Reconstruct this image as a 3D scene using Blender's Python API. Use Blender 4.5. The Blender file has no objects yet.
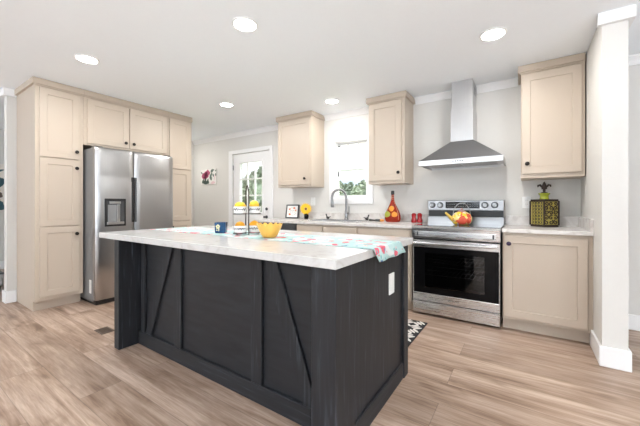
import bpy, bmesh, math, random
from mathutils import Vector, Matrix
random.seed(7)
PI = math.pi
sc = bpy.context.scene
COL = sc.collection

# ------------------------------------------------------------------ camera
cam_d = bpy.data.cameras.new('camera'); cam = bpy.data.objects.new('camera', cam_d); COL.objects.link(cam)
cam.location = (0, 0, 1.103)
cam.rotation_euler = (math.radians(90), 0, math.radians(33.86))
cam_d.sensor_width = 36.0; cam_d.lens = 305.8 / 640 * 36.0
cam_d.shift_y = -8.06 / 640
cam_d.clip_start = 0.05; cam_d.clip_end = 300
sc.camera = cam

# ------------------------------------------------------------------ world: bright cloudy sky
world = bpy.data.worlds.new('sky'); sc.world = world; world.use_nodes = True
wn = world.node_tree.nodes; wl = world.node_tree.links; wn.clear()
w_out = wn.new('ShaderNodeOutputWorld'); w_bg = wn.new('ShaderNodeBackground')
w_tc = wn.new('ShaderNodeTexCoord'); w_map = wn.new('ShaderNodeMapping'); w_no = wn.new('ShaderNodeTexNoise')
w_ra = wn.new('ShaderNodeValToRGB'); w_sep = wn.new('ShaderNodeSeparateXYZ'); w_mr = wn.new('ShaderNodeMapRange'); w_mx = wn.new('ShaderNodeMixRGB')
w_map.inputs['Scale'].default_value = (5, 5, 14); w_no.inputs['Scale'].default_value = 1.6; w_no.inputs['Detail'].default_value = 5
w_ra.color_ramp.elements[0].position = .40; w_ra.color_ramp.elements[0].color = (.47, .58, .68, 1)
w_ra.color_ramp.elements[1].position = .62; w_ra.color_ramp.elements[1].color = (.74, .79, .83, 1)
w_mr.inputs[1].default_value = .07; w_mr.inputs[2].default_value = .15
w_mx.inputs[2].default_value = (1.35, 1.36, 1.38, 1)
wl.new(w_tc.outputs['Generated'], w_map.inputs[0]); wl.new(w_map.outputs[0], w_no.inputs['Vector']); wl.new(w_no.outputs[0], w_ra.inputs[0])
wl.new(w_tc.outputs['Generated'], w_sep.inputs[0]); wl.new(w_sep.outputs[2], w_mr.inputs[0]); wl.new(w_mr.outputs[0], w_mx.inputs[0])
w_mr2 = wn.new('ShaderNodeMapRange'); w_mr2.inputs[1].default_value = .2; w_mr2.inputs[2].default_value = .7; w_mr2.inputs[3].default_value = .72; w_mr2.inputs[4].default_value = 4.0
wl.new(w_sep.outputs[2], w_mr2.inputs[0]); wl.new(w_mr2.outputs[0], w_bg.inputs[1])
wl.new(w_ra.outputs[0], w_mx.inputs[1]); wl.new(w_mx.outputs[0], w_bg.inputs[0]); wl.new(w_bg.outputs[0], w_out.inputs[0])

# ------------------------------------------------------------------ added area lamps at the unseen windows, standing in for daylight
def area(name, loc, rot, sx, sy, power, col=(1, 1, 1)):
    d = bpy.data.lights.new(name, 'AREA'); d.shape = 'RECTANGLE'; d.size = sx; d.size_y = sy; d.energy = power; d.color = col
    o = bpy.data.objects.new(name, d); COL.objects.link(o); o.location = loc; o.rotation_euler = rot
    return o
DAY = 1.95
FRONT_WIN = [(-4.2, -2.4), (-1.6, .2), (1.0, 2.8)]      # windows of the wall behind the camera (x ranges)
RIGHT_WIN = [(-2.8, -1.0), (.2, 1.9)]                   # windows of the right-hand wall (y ranges)
LEFT_WIN = [(-2.6, -1.2)]
UP = 80      # tilt of the added area lamps, steeply upwards to brighten the ceiling
DCOL = (.83, .915, 1)
for (a, b), pw in zip(FRONT_WIN, (40, 24, 4)): area('daylight_fill_front', ((a+b)/2, -4.2, 1.35), (math.radians(90+UP), 0, 0), b-a, 1.5, pw*DAY, DCOL)
for (a, b), pw in zip(RIGHT_WIN, (74, 10)): area('daylight_fill_right', (3.4, (a+b)/2, 1.35), (math.radians(90+UP), 0, math.radians(90)), b-a, 1.5, pw*DAY, DCOL)
for a, b in LEFT_WIN: area('daylight_fill_left', (-7.7, (a+b)/2, 1.35), (math.radians(90+UP), 0, math.radians(-90)), b-a, 1.5, 16*DAY, DCOL)

sc.view_settings.view_transform = 'Standard'; sc.view_settings.look = 'None'
sc.view_settings.gamma = 1; sc.view_settings.use_curve_mapping = False
sc.view_settings.exposure = 1.42
LAMP = 5.0     # each recessed ceiling lamp, watts

# ------------------------------------------------------------------ materials
def new_mat(name):
    m = bpy.data.materials.new(name); m.use_nodes = True
    nt = m.node_tree; b = nt.nodes['Principled BSDF']
    return m, nt, b
def setin(b, **k):
    names = {'rough': 'Roughness', 'metal': 'Metallic', 'spec': 'Specular IOR Level', 'coat': 'Coat Weight', 'trans': 'Transmission Weight', 'ior': 'IOR', 'alpha': 'Alpha', 'sheen': 'Sheen Weight'}
    for a, v in k.items(): b.inputs[names[a]].default_value = v
def pm(name, col, rough=.5, metal=0, var=.06, scale=12, bump=0, stretch=(1, 1, 1), **k):
    """plain material: colour with a little noise variation, optional bump"""
    m, nt, b = new_mat(name); setin(b, rough=rough, metal=metal, **k)
    tc = nt.nodes.new('ShaderNodeTexCoord'); mp = nt.nodes.new('ShaderNodeMapping'); no = nt.nodes.new('ShaderNodeTexNoise')
    mp.inputs['Scale'].default_value = stretch; no.inputs['Scale'].default_value = scale; no.inputs['Detail'].default_value = 4
    nt.links.new(tc.outputs['Object'], mp.inputs[0]); nt.links.new(mp.outputs[0], no.inputs['Vector'])
    mx = nt.nodes.new('ShaderNodeMixRGB')
    mx.inputs[1].default_value = (*[c*(1-var) for c in col], 1); mx.inputs[2].default_value = (*[min(1, c*(1+var)) for c in col], 1)
    nt.links.new(no.outputs[0], mx.inputs[0]); nt.links.new(mx.outputs[0], b.inputs['Base Color'])
    if bump:
        bp = nt.nodes.new('ShaderNodeBump'); bp.inputs['Strength'].default_value = bump; bp.inputs['Distance'].default_value = .004
        nt.links.new(no.outputs[0], bp.inputs['Height']); nt.links.new(bp.outputs[0], b.inputs['Normal'])
    return m
def ramp(nt, stops):
    r = nt.nodes.new('ShaderNodeValToRGB'); e = r.color_ramp.elements
    while len(e) < len(stops): e.new(.5)
    for k, (p, c) in enumerate(stops): e[k].position = p; e[k].color = (*c, 1)
    return r
def emit(name, col, s):
    m, nt, b = new_mat(name); b.inputs['Base Color'].default_value = (*col, 1)
    b.inputs['Emission Color'].default_value = (*col, 1); b.inputs['Emission Strength'].default_value = s
    return m

def floor_mat():
    m, nt, b = new_mat('oak_plank_floor'); setin(b, rough=.38, spec=.35)
    N = nt.nodes.new; L = nt.links.new
    tc = N('ShaderNodeTexCoord'); off = N('ShaderNodeMapping'); off.inputs['Location'].default_value = (.4, -.02, 0)
    L(tc.outputs['Object'], off.inputs[0])
    def brick(c1, c2, mort, ms):
        br = N('ShaderNodeTexBrick'); br.offset = .37; br.offset_frequency = 2; br.squash = 1
        br.inputs['Color1'].default_value = (*c1, 1); br.inputs['Color2'].default_value = (*c2, 1); br.inputs['Mortar'].default_value = (*mort, 1)
        br.inputs['Scale'].default_value = 1; br.inputs['Mortar Size'].default_value = ms; br.inputs['Mortar Smooth'].default_value = .2
        br.inputs['Brick Width'].default_value = 1.7; br.inputs['Row Height'].default_value = .22
        L(off.outputs[0], br.inputs['Vector']); return br
    br = brick((0, 0, 0), (1, 1, 1), (.5, .5, .5), .0)
    seam = brick((1, 1, 1), (1, 1, 1), (0, 0, 0), .0022)
    # per-plank shift of the grain
    sh = N('ShaderNodeVectorMath'); sh.operation = 'MULTIPLY_ADD'; sh.inputs[1].default_value = (7.3, 3.1, 5.7)
    L(br.outputs['Color'], sh.inputs[0]); L(off.outputs[0], sh.inputs[2])
    def noise(sc3, s, d, dist=0, rough=.55):
        mp = N('ShaderNodeMapping'); mp.inputs['Scale'].default_value = sc3; L(sh.outputs[0], mp.inputs[0])
        n = N('ShaderNodeTexNoise'); n.inputs['Scale'].default_value = s; n.inputs['Detail'].default_value = d; n.inputs['Distortion'].default_value = dist; n.inputs['Roughness'].default_value = rough
        L(mp.outputs[0], n.inputs['Vector']); return n
    g1 = noise((.55, 8, 1), 2.0, 9, .55, .66)
    g2 = noise((2.6, 46, 1), 2.2, 6, .5)
    g3 = noise((1.3, 3.2, 1), 1.7, 3, .6)
    base = ramp(nt, [(.30, (.235, .152, .105)), (.44, (.40, .285, .215)), (.57, (.52, .395, .315)), (.72, (.64, .515, .43))])
    L(g1.outputs[0], base.inputs[0])
    fine = N('ShaderNodeMixRGB'); fine.blend_type = 'MULTIPLY'; fine.inputs[0].default_value = .62
    fr = ramp(nt, [(.35, (.66, .62, .58)), (.6, (1, 1, 1))]); L(g2.outputs[0], fr.inputs[0])
    L(base.outputs[0], fine.inputs[1]); L(fr.outputs[0], fine.inputs[2])
    kn = N('ShaderNodeMixRGB'); kn.blend_type = 'MULTIPLY'; kn.inputs[0].default_value = .8
    kr = ramp(nt, [(.28, (.42, .34, .28)), (.40, (.86, .83, .80)), (.5, (1, 1, 1))]); L(g3.outputs[0], kr.inputs[0])
    L(fine.outputs[0], kn.inputs[1]); L(kr.outputs[0], kn.inputs[2])
    tone = N('ShaderNodeMixRGB'); tone.blend_type = 'MULTIPLY'; tone.inputs[0].default_value = 1
    tr = ramp(nt, [(0, (.84, .82, .80)), (.5, (1, .99, .97)), (1, (1.06, 1.06, 1.07))]); L(br.outputs['Color'], tr.inputs[0])
    L(kn.outputs[0], tone.inputs[1]); L(tr.outputs[0], tone.inputs[2])
    sm = N('ShaderNodeMixRGB'); sm.blend_type = 'MULTIPLY'; sm.inputs[0].default_value = .33
    L(tone.outputs[0], sm.inputs[1]); L(seam.outputs['Color'], sm.inputs[2])
    L(sm.outputs[0], b.inputs['Base Color'])
    bp = N('ShaderNodeBump'); bp.inputs['Strength'].default_value = .12; bp.inputs['Distance'].default_value = .002
    L(g2.outputs[0], bp.inputs['Height']); L(bp.outputs[0], b.inputs['Normal'])
    return m

def painted_wood(name, stretch, wear=1.0):
    m, nt, b = new_mat(name); setin(b, rough=.5, spec=.35)
    N = nt.nodes.new; L = nt.links.new
    tc = N('ShaderNodeTexCoord'); mp = N('ShaderNodeMapping'); mp.inputs['Scale'].default_value = stretch
    no = N('ShaderNodeTexNoise'); no.inputs['Scale'].default_value = 2.5; no.inputs['Detail'].default_value = 7; no.inputs['Distortion'].default_value = .5
    L(tc.outputs['Object'], mp.inputs[0]); L(mp.outputs[0], no.inputs['Vector'])
    stops = [(.35, (.015, .016, .019)), (.58, (.020, .022, .026)), (.68, (.020+.012*wear, .022+.014*wear, .026+.018*wear)), (.82, (.020+.06*wear, .022+.066*wear, .026+.078*wear))]
    r = ramp(nt, stops)
    L(no.outputs[0], r.inputs[0]); L(r.outputs[0], b.inputs['Base Color'])
    bp = N('ShaderNodeBump'); bp.inputs['Strength'].default_value = .25; bp.inputs['Distance'].default_value = .002
    L(no.outputs[0], bp.inputs['Height']); L(bp.outputs[0], b.inputs['Normal'])
    return m

def stone(name, c0, c1, vein, rough=.16):
    m, nt, b = new_mat(name); setin(b, rough=rough, spec=.5)
    N = nt.nodes.new; L = nt.links.new
    tc = N('ShaderNodeTexCoord')
    n1 = N('ShaderNodeTexNoise'); n1.inputs['Scale'].default_value = 9; n1.inputs['Detail'].default_value = 8; n1.inputs['Distortion'].default_value = 1.4
    L(tc.outputs['Object'], n1.inputs['Vector'])
    r = ramp(nt, [(.36, vein), (.44, c0), (.6, c1)]); L(n1.outputs[0], r.inputs[0]); L(r.outputs[0], b.inputs['Base Color'])
    return m

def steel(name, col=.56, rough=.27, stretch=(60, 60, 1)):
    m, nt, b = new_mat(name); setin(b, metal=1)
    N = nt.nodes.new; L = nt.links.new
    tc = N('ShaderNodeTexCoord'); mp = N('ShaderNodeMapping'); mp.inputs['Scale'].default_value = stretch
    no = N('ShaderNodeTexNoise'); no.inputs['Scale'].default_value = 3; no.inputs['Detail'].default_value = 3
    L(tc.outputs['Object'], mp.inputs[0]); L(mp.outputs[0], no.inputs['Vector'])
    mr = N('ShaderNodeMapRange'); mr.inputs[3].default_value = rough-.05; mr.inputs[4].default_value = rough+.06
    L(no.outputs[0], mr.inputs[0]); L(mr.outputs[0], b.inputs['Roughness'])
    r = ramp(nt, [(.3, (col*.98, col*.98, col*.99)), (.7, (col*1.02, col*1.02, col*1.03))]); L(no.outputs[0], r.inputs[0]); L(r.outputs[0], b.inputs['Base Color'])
    return m

def clear_glass(name, tint, gloss=.08, rough=.0):
    m = bpy.data.materials.new(name); m.use_nodes = True; nt = m.node_tree; nt.nodes.clear()
    N = nt.nodes.new; L = nt.links.new
    o = N('ShaderNodeOutputMaterial'); mx = N('ShaderNodeMixShader'); t = N('ShaderNodeBsdfTransparent'); g = N('ShaderNodeBsdfGlossy')
    t.inputs[0].default_value = (*tint, 1); g.inputs['Roughness'].default_value = rough
    lw = N('ShaderNodeLayerWeight'); lw.inputs[0].default_value = .25
    mr = N('ShaderNodeMapRange'); mr.inputs[3].default_value = gloss; mr.inputs[4].default_value = .9
    L(lw.outputs['Fresnel'], mr.inputs[0]); L(mr.outputs[0], mx.inputs[0]); L(t.outputs[0], mx.inputs[1]); L(g.outputs[0], mx.inputs[2]); L(mx.outputs[0], o.inputs[0])
    return m

def blots(name, ground, spots, scale, coords='Object', rough=.7):
    """fabric/canvas print: coloured blossoms scattered over a pale ground; spots = [(colour, size, seed)]"""
    m, nt, b = new_mat(name); setin(b, rough=rough, spec=.2)
    N = nt.nodes.new; L = nt.links.new
    tc = N('ShaderNodeTexCoord'); cur = None
    for k, (c, size, seed) in enumerate(spots):
        mp = N('ShaderNodeMapping'); mp.inputs['Location'].default_value = (seed*1.7, seed*2.3, seed*.9); L(tc.outputs[coords], mp.inputs[0])
        di = N('ShaderNodeTexNoise'); di.inputs['Scale'].default_value = scale*2.2; L(mp.outputs[0], di.inputs['Vector'])
        ad = N('ShaderNodeVectorMath'); ad.operation = 'MULTIPLY_ADD'; ad.inputs[1].default_value = (.5/scale,)*3; L(di.outputs['Color'], ad.inputs[0]); L(mp.outputs[0], ad.inputs[2])
        v = N('ShaderNodeTexVoronoi'); v.inputs['Scale'].default_value = scale*(1+.25*k); L(ad.outputs[0], v.inputs['Vector'])
        lt = N('ShaderNodeMath'); lt.operation = 'LESS_THAN'; lt.inputs[1].default_value = size; L(v.outputs['Distance'], lt.inputs[0])
        mx = N('ShaderNodeMixRGB'); mx.inputs[2].default_value = (*c, 1); L(lt.outputs[0], mx.inputs[0])
        if cur is None: mx.inputs[1].default_value = (*ground, 1)
        else: L(cur.outputs[0], mx.inputs[1])
        cur = mx
    L(cur.outputs[0], b.inputs['Base Color'])
    return m

M = {}
M['floor'] = floor_mat()
M['wall'] = pm('warm_white_wall_paint', (.70, .685, .655), .75, var=.015, scale=30, bump=.03, spec=.2)
M['ceiling'] = pm('white_ceiling_paint', (.90, .94, .975), .85, var=.012, scale=40, bump=.04, spec=.1)
M['trim'] = pm('white_trim_paint', (.84, .84, .84), .4, var=.01, scale=10)
M['cab'] = pm('beige_cabinet_paint', (.545, .46, .375), .42, var=.025, scale=5, stretch=(1, 1, .3))
M['cab_edge'] = pm('beige_cabinet_crown_paint', (.51, .425, .34), .45, var=.03, scale=6)
M['bronze'] = pm('dark_bronze_hardware', (.022, .018, .016), .32, .6)
M['island_v'] = painted_wood('black_brushed_wood_upright', (22, 22, 1.4), 1.8)
M['island_h'] = painted_wood('black_brushed_wood_level', (1.4, 22, 22), 1.5)
M['island_p'] = painted_wood('black_painted_panel', (1.4, 10, 9), .12)
M['island_e'] = painted_wood('black_brushed_wood_endways', (22, 1.4, 22))
M['quartz'] = stone('white_quartz', (.60, .595, .585), (.625, .62, .61), (.55, .535, .52))
M['quartz_edge'] = stone('beige_quartz', (.63, .595, .565), (.70, .67, .645), (.55, .51, .48), .22)
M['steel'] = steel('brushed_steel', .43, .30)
M['steel_h'] = steel('brushed_steel_level', .66, .27, (1, 60, 60))  # range steel, lightened in colour to make up for dim reflections
M['steel_dimmed'] = steel('brushed_steel_dimmed', .36, .30, (1, 60, 60))  # same range steel, darkened in colour to hold down bright reflections
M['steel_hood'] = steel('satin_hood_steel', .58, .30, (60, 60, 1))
M['steel_dark'] = pm('grey_appliance_side', (.24, .245, .25), .42, .3)
M['nickel'] = steel('brushed_nickel', .27, .28, (8, 8, 8))
M['black'] = pm('black_plastic', (.014, .014, .015), .35)
M['black_gloss'] = pm('black_gloss_glass', (.004, .004, .0045), .07, spec=.14)
M['charcoal'] = pm('charcoal_plastic', (.05, .052, .055), .4)
M['oven_glass'] = clear_glass('smoked_oven_glass', (.42, .42, .43), .03)
M['oven_inside'] = pm('dark_enamel', (.07, .07, .072), .4)
M['ceramic'] = pm('black_ceramic_cooktop', (.06, .06, .062), .05, coat=1)
M['glass'] = clear_glass('window_glass', (.98, .99, .99), .03)
M['white'] = pm('white_plastic', (.84, .84, .83), .35, var=.01)
M['white_ceramic'] = pm('white_glazed_ceramic', (.86, .85, .83), .2, var=.02)
M['yellow'] = pm('yellow_melamine', (.88, .50, .10), .35, var=.06, scale=30)
M['lemon'] = pm('lemon_skin', (.84, .54, .03), .42, var=.10, scale=40, bump=.2)
M['orange'] = pm('orange_skin', (.90, .42, .02), .42, var=.10, scale=40, bump=.25)
M['script'] = pm('black_ink', (.02, .02, .022), .5)
M['blue'] = pm('deep_blue_glaze', (.006, .055, .15), .25, var=.25, scale=25)
M['cream'] = pm('cream_glaze', (.80, .74, .42), .35)
M['runner'] = blots('floral_cotton', (.42, .61, .60), [((.68, .70, .69), .38, 1), ((.48, .65, .64), .34, 8), ((.70, .13, .18), .28, 2), ((.82, .45, .48), .18, 5), ((.12, .22, .42), .16, 3), ((.08, .36, .38), .13, 4), ((.85, .38, .16), .13, 6), ((.62, .05, .08), .13, 7)], 6.5)
M['runner_hem'] = pm('aqua_hem', (.55, .78, .78), .8)
M['petal'] = pm('sunflower_petal', (.95, .55, .01), .5)
M['seed'] = pm('sunflower_centre', (.30, .12, .015), .8)
M['paper'] = pm('white_paper', (.86, .85, .83), .6, var=.01)
M['red_glass'] = pm('red_oil', (.42, .035, .015), .12, var=.3, scale=14, trans=.35, ior=1.3)
M['red_ceramic'] = pm('red_ceramic', (.33, .010, .014), .2)
M['green_fruit'] = pm('olive_green_fruit', (.40, .42, .05), .4, var=.2)
M['peach'] = pm('orange_pepper', (.80, .32, .03), .4, var=.2)
M['twine'] = pm('pale_orange_twine', (.75, .36, .22), .7)
M['canvas_a'] = pm('white_canvas', (.78, .75, .72), .7, var=.03)
M['leafgreen'] = pm('grey_green_paint', (.13, .18, .15), .7, var=.3, scale=40)
M['rose'] = pm('rose_pink_paint', (.50, .10, .19), .7, var=.35, scale=50)
M['pink'] = pm('pale_pink_paint', (.75, .55, .57), .7)
M['canvas_b'] = pm('cream_canvas', (.80, .75, .68), .7, var=.04)
M['teal'] = pm('dark_teal_paint', (.03, .09, .11), .7, var=.3)
M['brown_paint'] = pm('brown_paint', (.12, .08, .06), .7, var=.3)
M['grey_fabric'] = blots('grey_patterned_fabric', (.42, .42, .42), [((.2, .2, .21), .3, 1), ((.62, .61, .60), .25, 2)], 12)
M['rug_black'] = pm('black_rug_pile', (.022, .021, .022), .95, var=.3, scale=90, bump=.3)
M['vent'] = pm('brown_metal_vent', (.15, .11, .085), .5, .3)
M['lamp'] = emit('lit_lamp_lens', (1, .98, .94), 14)
M['display'] = pm('black_display', (.01, .01, .011), .1)
M['grass'] = pm('grass', (.13, .17, .06), .9, var=.3, scale=3)
M['leaf'] = pm('tree_leaf', (.105, .135, .085), .7, var=.45, scale=6)
M['leaf2'] = pm('tree_leaf_dark', (.075, .105, .068), .7, var=.4, scale=6)
M['bark'] = pm('bark', (.14, .10, .07), .9)
M['iron'] = pm('dark_wrought_iron', (.045, .03, .024), .4, .4)
M['lime'] = pm('lime_glaze', (.42, .47, .035), .25, var=.25, scale=20)
M['gold_green'] = pm('golden_green_glaze', (.50, .41, .09), .3, var=.3, scale=25)
M['violet'] = pm('dark_violet_enamel', (.03, .012, .05), .3)

# ------------------------------------------------------------------ mesh helpers
def B(): return bmesh.new()
def box(bm, x0, x1, y0, y1, z0, z1, bev=0, seg=1, rot=None):
    t = bmesh.new(); bmesh.ops.create_cube(t, size=1)
    for v in t.verts: v.co = Vector(((x0+x1)/2+v.co.x*(x1-x0), (y0+y1)/2+v.co.y*(y1-y0), (z0+z1)/2+v.co.z*(z1-z0)))
    if bev: bmesh.ops.bevel(t, geom=t.edges[:], offset=bev, segments=seg, profile=.5, affect='EDGES')
    if rot: bmesh.ops.transform(t, matrix=rot, verts=t.verts[:])
    join(bm, t)
def join(bm, t):
    me = bpy.data.meshes.new('tmp'); t.to_mesh(me); t.free(); bm.from_mesh(me); bpy.data.meshes.remove(me)
def lathe(bm, prof, c=(0, 0, 0), seg=24, cap=True, fn=None):
    rings = []
    for r, z in prof:
        ring = []
        for k in range(seg):
            a = 2*PI*k/seg; rr, zz = (r, z) if fn is None else fn(r, z, a)
            ring.append(bm.verts.new((c[0]+rr*math.cos(a), c[1]+rr*math.sin(a), c[2]+zz)))
        rings.append(ring)
    for a, b in zip(rings, rings[1:]):
        for k in range(seg): bm.faces.new((a[k], a[(k+1) % seg], b[(k+1) % seg], b[k]))
    if cap:
        bm.faces.new(rings[0][::-1]); bm.faces.new(rings[-1])
def tube(bm, pts, r, seg=10):
    pts = [Vector(p) for p in pts]; rings = []; up = None
    for i, p in enumerate(pts):
        d = (pts[min(i+1, len(pts)-1)]-pts[max(i-1, 0)]).normalized()
        if up is None: up = d.orthogonal().normalized()
        up = (up-d*up.dot(d)).normalized(); s = d.cross(up)
        rr = r[i] if isinstance(r, (list, tuple)) else r
        rings.append([bm.verts.new(p+(up*math.cos(2*PI*k/seg)+s*math.sin(2*PI*k/seg))*rr) for k in range(seg)])
    for a, b in zip(rings, rings[1:]):
        for k in range(seg): bm.faces.new((a[k], a[(k+1) % seg], b[(k+1) % seg], b[k]))
    bm.faces.new(rings[0][::-1]); bm.faces.new(rings[-1])
def prism(bm, poly, fn, n0, n1):
    """polygon poly [(a,b)] swept from n0 to n1; fn(a,b,n) gives the point"""
    a = [bm.verts.new(fn(p, q, n0)) for p, q in poly]; b = [bm.verts.new(fn(p, q, n1)) for p, q in poly]
    k = len(poly); bm.faces.new(a[::-1]); bm.faces.new(b)
    for i in range(k): bm.faces.new((a[i], a[(i+1) % k], b[(i+1) % k], b[i]))
def ball(bm, c, r, sq=(1, 1, 1), sub=2, rot=None):
    t = bmesh.new(); bmesh.ops.create_icosphere(t, subdivisions=sub, radius=1)
    for v in t.verts:
        p = Vector((v.co.x*r*sq[0], v.co.y*r*sq[1], v.co.z*r*sq[2]))
        if rot: p = rot @ p
        v.co = p+Vector(c)
    join(bm, t)
YF = lambda y: (lambda u, n, z: (u, y-n, z))        # a face looking towards -Y
XF = lambda x: (lambda u, n, z: (x+n, u, z))        # a face looking towards +X
def shaker(bm, F, u0, u1, z0, z1, t=.019, st=.062, d=.008, ch=.002):
    def ring(i, n): return [bm.verts.new(F(*q)) for q in ((u0+i, n, z0+i), (u1-i, n, z0+i), (u1-i, n, z1-i), (u0+i, n, z1-i))]
    R = [ring(0, 0), ring(0, t-ch), ring(ch, t), ring(st, t), ring(st+.004, t-d)]
    for a, b in zip(R, R[1:]):
        for k in range(4): bm.faces.new((a[k], a[(k+1) % 4], b[(k+1) % 4], b[k]))
    bm.faces.new(R[0][::-1]); bm.faces.new(R[-1])
def slab(bm, F, u0, u1, z0, z1, t=.019, ch=.003):
    def ring(i, n): return [bm.verts.new(F(*q)) for q in ((u0+i, n, z0+i), (u1-i, n, z0+i), (u1-i, n, z1-i), (u0+i, n, z1-i))]
    R = [ring(0, 0), ring(0, t-ch), ring(ch, t)]
    for a, b in zip(R, R[1:]):
        for k in range(4): bm.faces.new((a[k], a[(k+1) % 4], b[(k+1) % 4], b[k]))
    bm.faces.new(R[0][::-1]); bm.faces.new(R[-1])

# ------------------------------------------------------------------ object helpers (all shapes are given in world coordinates)
ORG = {}
def obj(name, bm, m, parent=None, smooth=False, base=None, local=False):
    bmesh.ops.recalc_face_normals(bm, faces=bm.faces[:])
    org = Vector((0, 0, 0))
    if parent is not None: org = ORG[parent.name]
    elif base is not None: org = Vector(base)
    if not local: bmesh.ops.translate(bm, vec=-org, verts=bm.verts[:])
    me = bpy.data.meshes.new(name); bm.to_mesh(me); bm.free()
    ms = m if isinstance(m, (list, tuple)) else [m]
    for q in ms: me.materials.append(q)
    if smooth:
        for p in me.polygons: p.use_smooth = True
        try: me.set_sharp_from_angle(angle=math.radians(40))
        except Exception: pass
    o = bpy.data.objects.new(name, me); COL.objects.link(o)
    if parent is not None: o.parent = parent
    else: o.location = org
    ORG[o.name] = org
    return o
def tag(o, label, cat, group=None):
    o['label'] = label; o['category'] = cat
    if group: o['group'] = group
    return o
def thing(name, loc, label, cat, group=None, rz=0):
    o = bpy.data.objects.new(name, None); COL.objects.link(o); o.location = loc; o.rotation_euler = (0, 0, rz); o.empty_display_size = .1
    ORG[o.name] = Vector(loc)
    return tag(o, label, cat, group)
def struct(name, bm, m, parent=None, smooth=False):
    o = obj(name, bm, m, parent, smooth)
    if parent is None: o['kind'] = 'structure'
    return o
def cell_wall(bm, F, u0, u1, z0, z1, holes, t):
    """slab of wall with rectangular openings; F maps (u, n, z)"""
    us = sorted({u0, u1, *[h[0] for h in holes], *[h[1] for h in holes]}); zs = sorted({z0, z1, *[h[2] for h in holes], *[h[3] for h in holes]})
    for a, b in zip(us, us[1:]):
        for c, d in zip(zs, zs[1:]):
            if any(h[0] < (a+b)/2 < h[1] and h[2] < (c+d)/2 < h[3] for h in holes): continue
            p = F(a, 0, c); q = F(b, t, d)
            box(bm, min(p[0], q[0]), max(p[0], q[0]), min(p[1], q[1]), max(p[1], q[1]), c, d)
    bmesh.ops.remove_doubles(bm, verts=bm.verts[:], dist=1e-5)

# ================================================================== THE SETTING
ZC = 2.41; YB = 3.785; XL = -4.83
WX0, WX1, WZ0, WZ1 = -2.296, -1.755, 1.189, 2.013
DX0, DX1, DZ1 = -4.478, -3.545, 2.03
bm = B(); box(bm, -7.6, 3.3, -4.1, 3.9, -.08, 0); struct('floor', bm, M['floor'])
bm = B(); box(bm, -7.6, 3.3, -4.1, 3.9, ZC, ZC+.1); struct('ceiling', bm, M['ceiling'])
bm = B(); cell_wall(bm, YF(YB), -7.6, 3.3, 0, ZC, [(WX0, WX1, WZ0, WZ1), (DX0, DX1, -1, DZ1)], -.115); struct('wall_back', bm, M['wall'])
bm = B(); box(bm, XL-.11, XL, .89, 2.75, 0, ZC); struct('wall_left', bm, M['wall'])
bm = B(); box(bm, -7.5, XL-.11, 2.65, 2.75, 0, ZC); struct('wall_hall', bm, M['wall'])
bm = B(); box(bm, -5.76, -5.66, 2.75, YB, 0, ZC); struct('wall_hall_end', bm, M['wall'])
bm = B(); box(bm, .438, .569, 2.825, YB, 0, ZC); struct('wall_partition', bm, M['wall'])
bm = B(); cell_wall(bm, YF(-4.0), -7.6, 3.3, 0, ZC, [(a, b, .5, 2.2) for a, b in FRONT_WIN], .1); struct('wall_front', bm, M['wall'])
bm = B(); cell_wall(bm, XF(3.2), -4.0, YB, 0, ZC, [(a, b, .5, 2.2) for a, b in RIGHT_WIN], .1); struct('wall_right', bm, M['wall'])
bm = B(); cell_wall(bm, XF(-7.5), -4.0, YB, 0, ZC, [(a, b, .5, 2.2) for a, b in LEFT_WIN], -.1); struct('wall_far_left', bm, M['wall'])

# crown moulding
def crown(F, a, b):
    bm = B(); prism(bm, [(0, ZC), (.055, ZC), (.055, ZC-.012), (.03, ZC-.035), (.014, ZC-.062), (.012, ZC-.075), (0, ZC-.075)], lambda n, z, u: F(u, n, z), a, b)
    return bm
k = 1
for a, b in ((-5.66, -3.095), (-2.44, -1.625), (-1.12, -.662), (-.445, -.062), (.6, 3.2)):
    struct('trim_%d' % k, crown(YF(YB), a, b), M['trim']); k += 1
bm = B(); box(bm, .412, .60, 2.79, 2.825, ZC-.08, ZC, .002); box(bm, .5691, .60, 2.8251, YB, ZC-.08, ZC); struct('trim_%d' % k, bm, M['trim']); k += 1
bm = B(); box(bm, XL-.135, XL+.028, .86, .89, ZC-.078, ZC, .002); box(bm, XL, XL+.028, .8901, .966, ZC-.078, ZC); struct('trim_%d' % k, bm, M['trim']); k += 1
# baseboards
def bb(bm, x0, x1, y0, y1): box(bm, x0, x1, y0, y1, 0, .135, .003)
bm = B(); bb(bm, .423, .4379, 2.8251, 3.195); bb(bm, .423, .584, 2.81, 2.825); bb(bm, .5691, .584, 2.8251, YB); struct('baseboard_partition', bm, M['trim'])
bm = B(); bb(bm, .584, 3.2, YB-.015, YB); struct('baseboard_back', bm, M['trim'])
bm = B(); bb(bm, XL, XL+.015, .8901, .968); bb(bm, XL-.125, XL+.015, .875, .89); struct('baseboard_left', bm, M['trim'])
bm = B(); bb(bm, -7.5, -7.485, -4, YB); struct('baseboard_far_left', bm, M['trim'])

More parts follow.
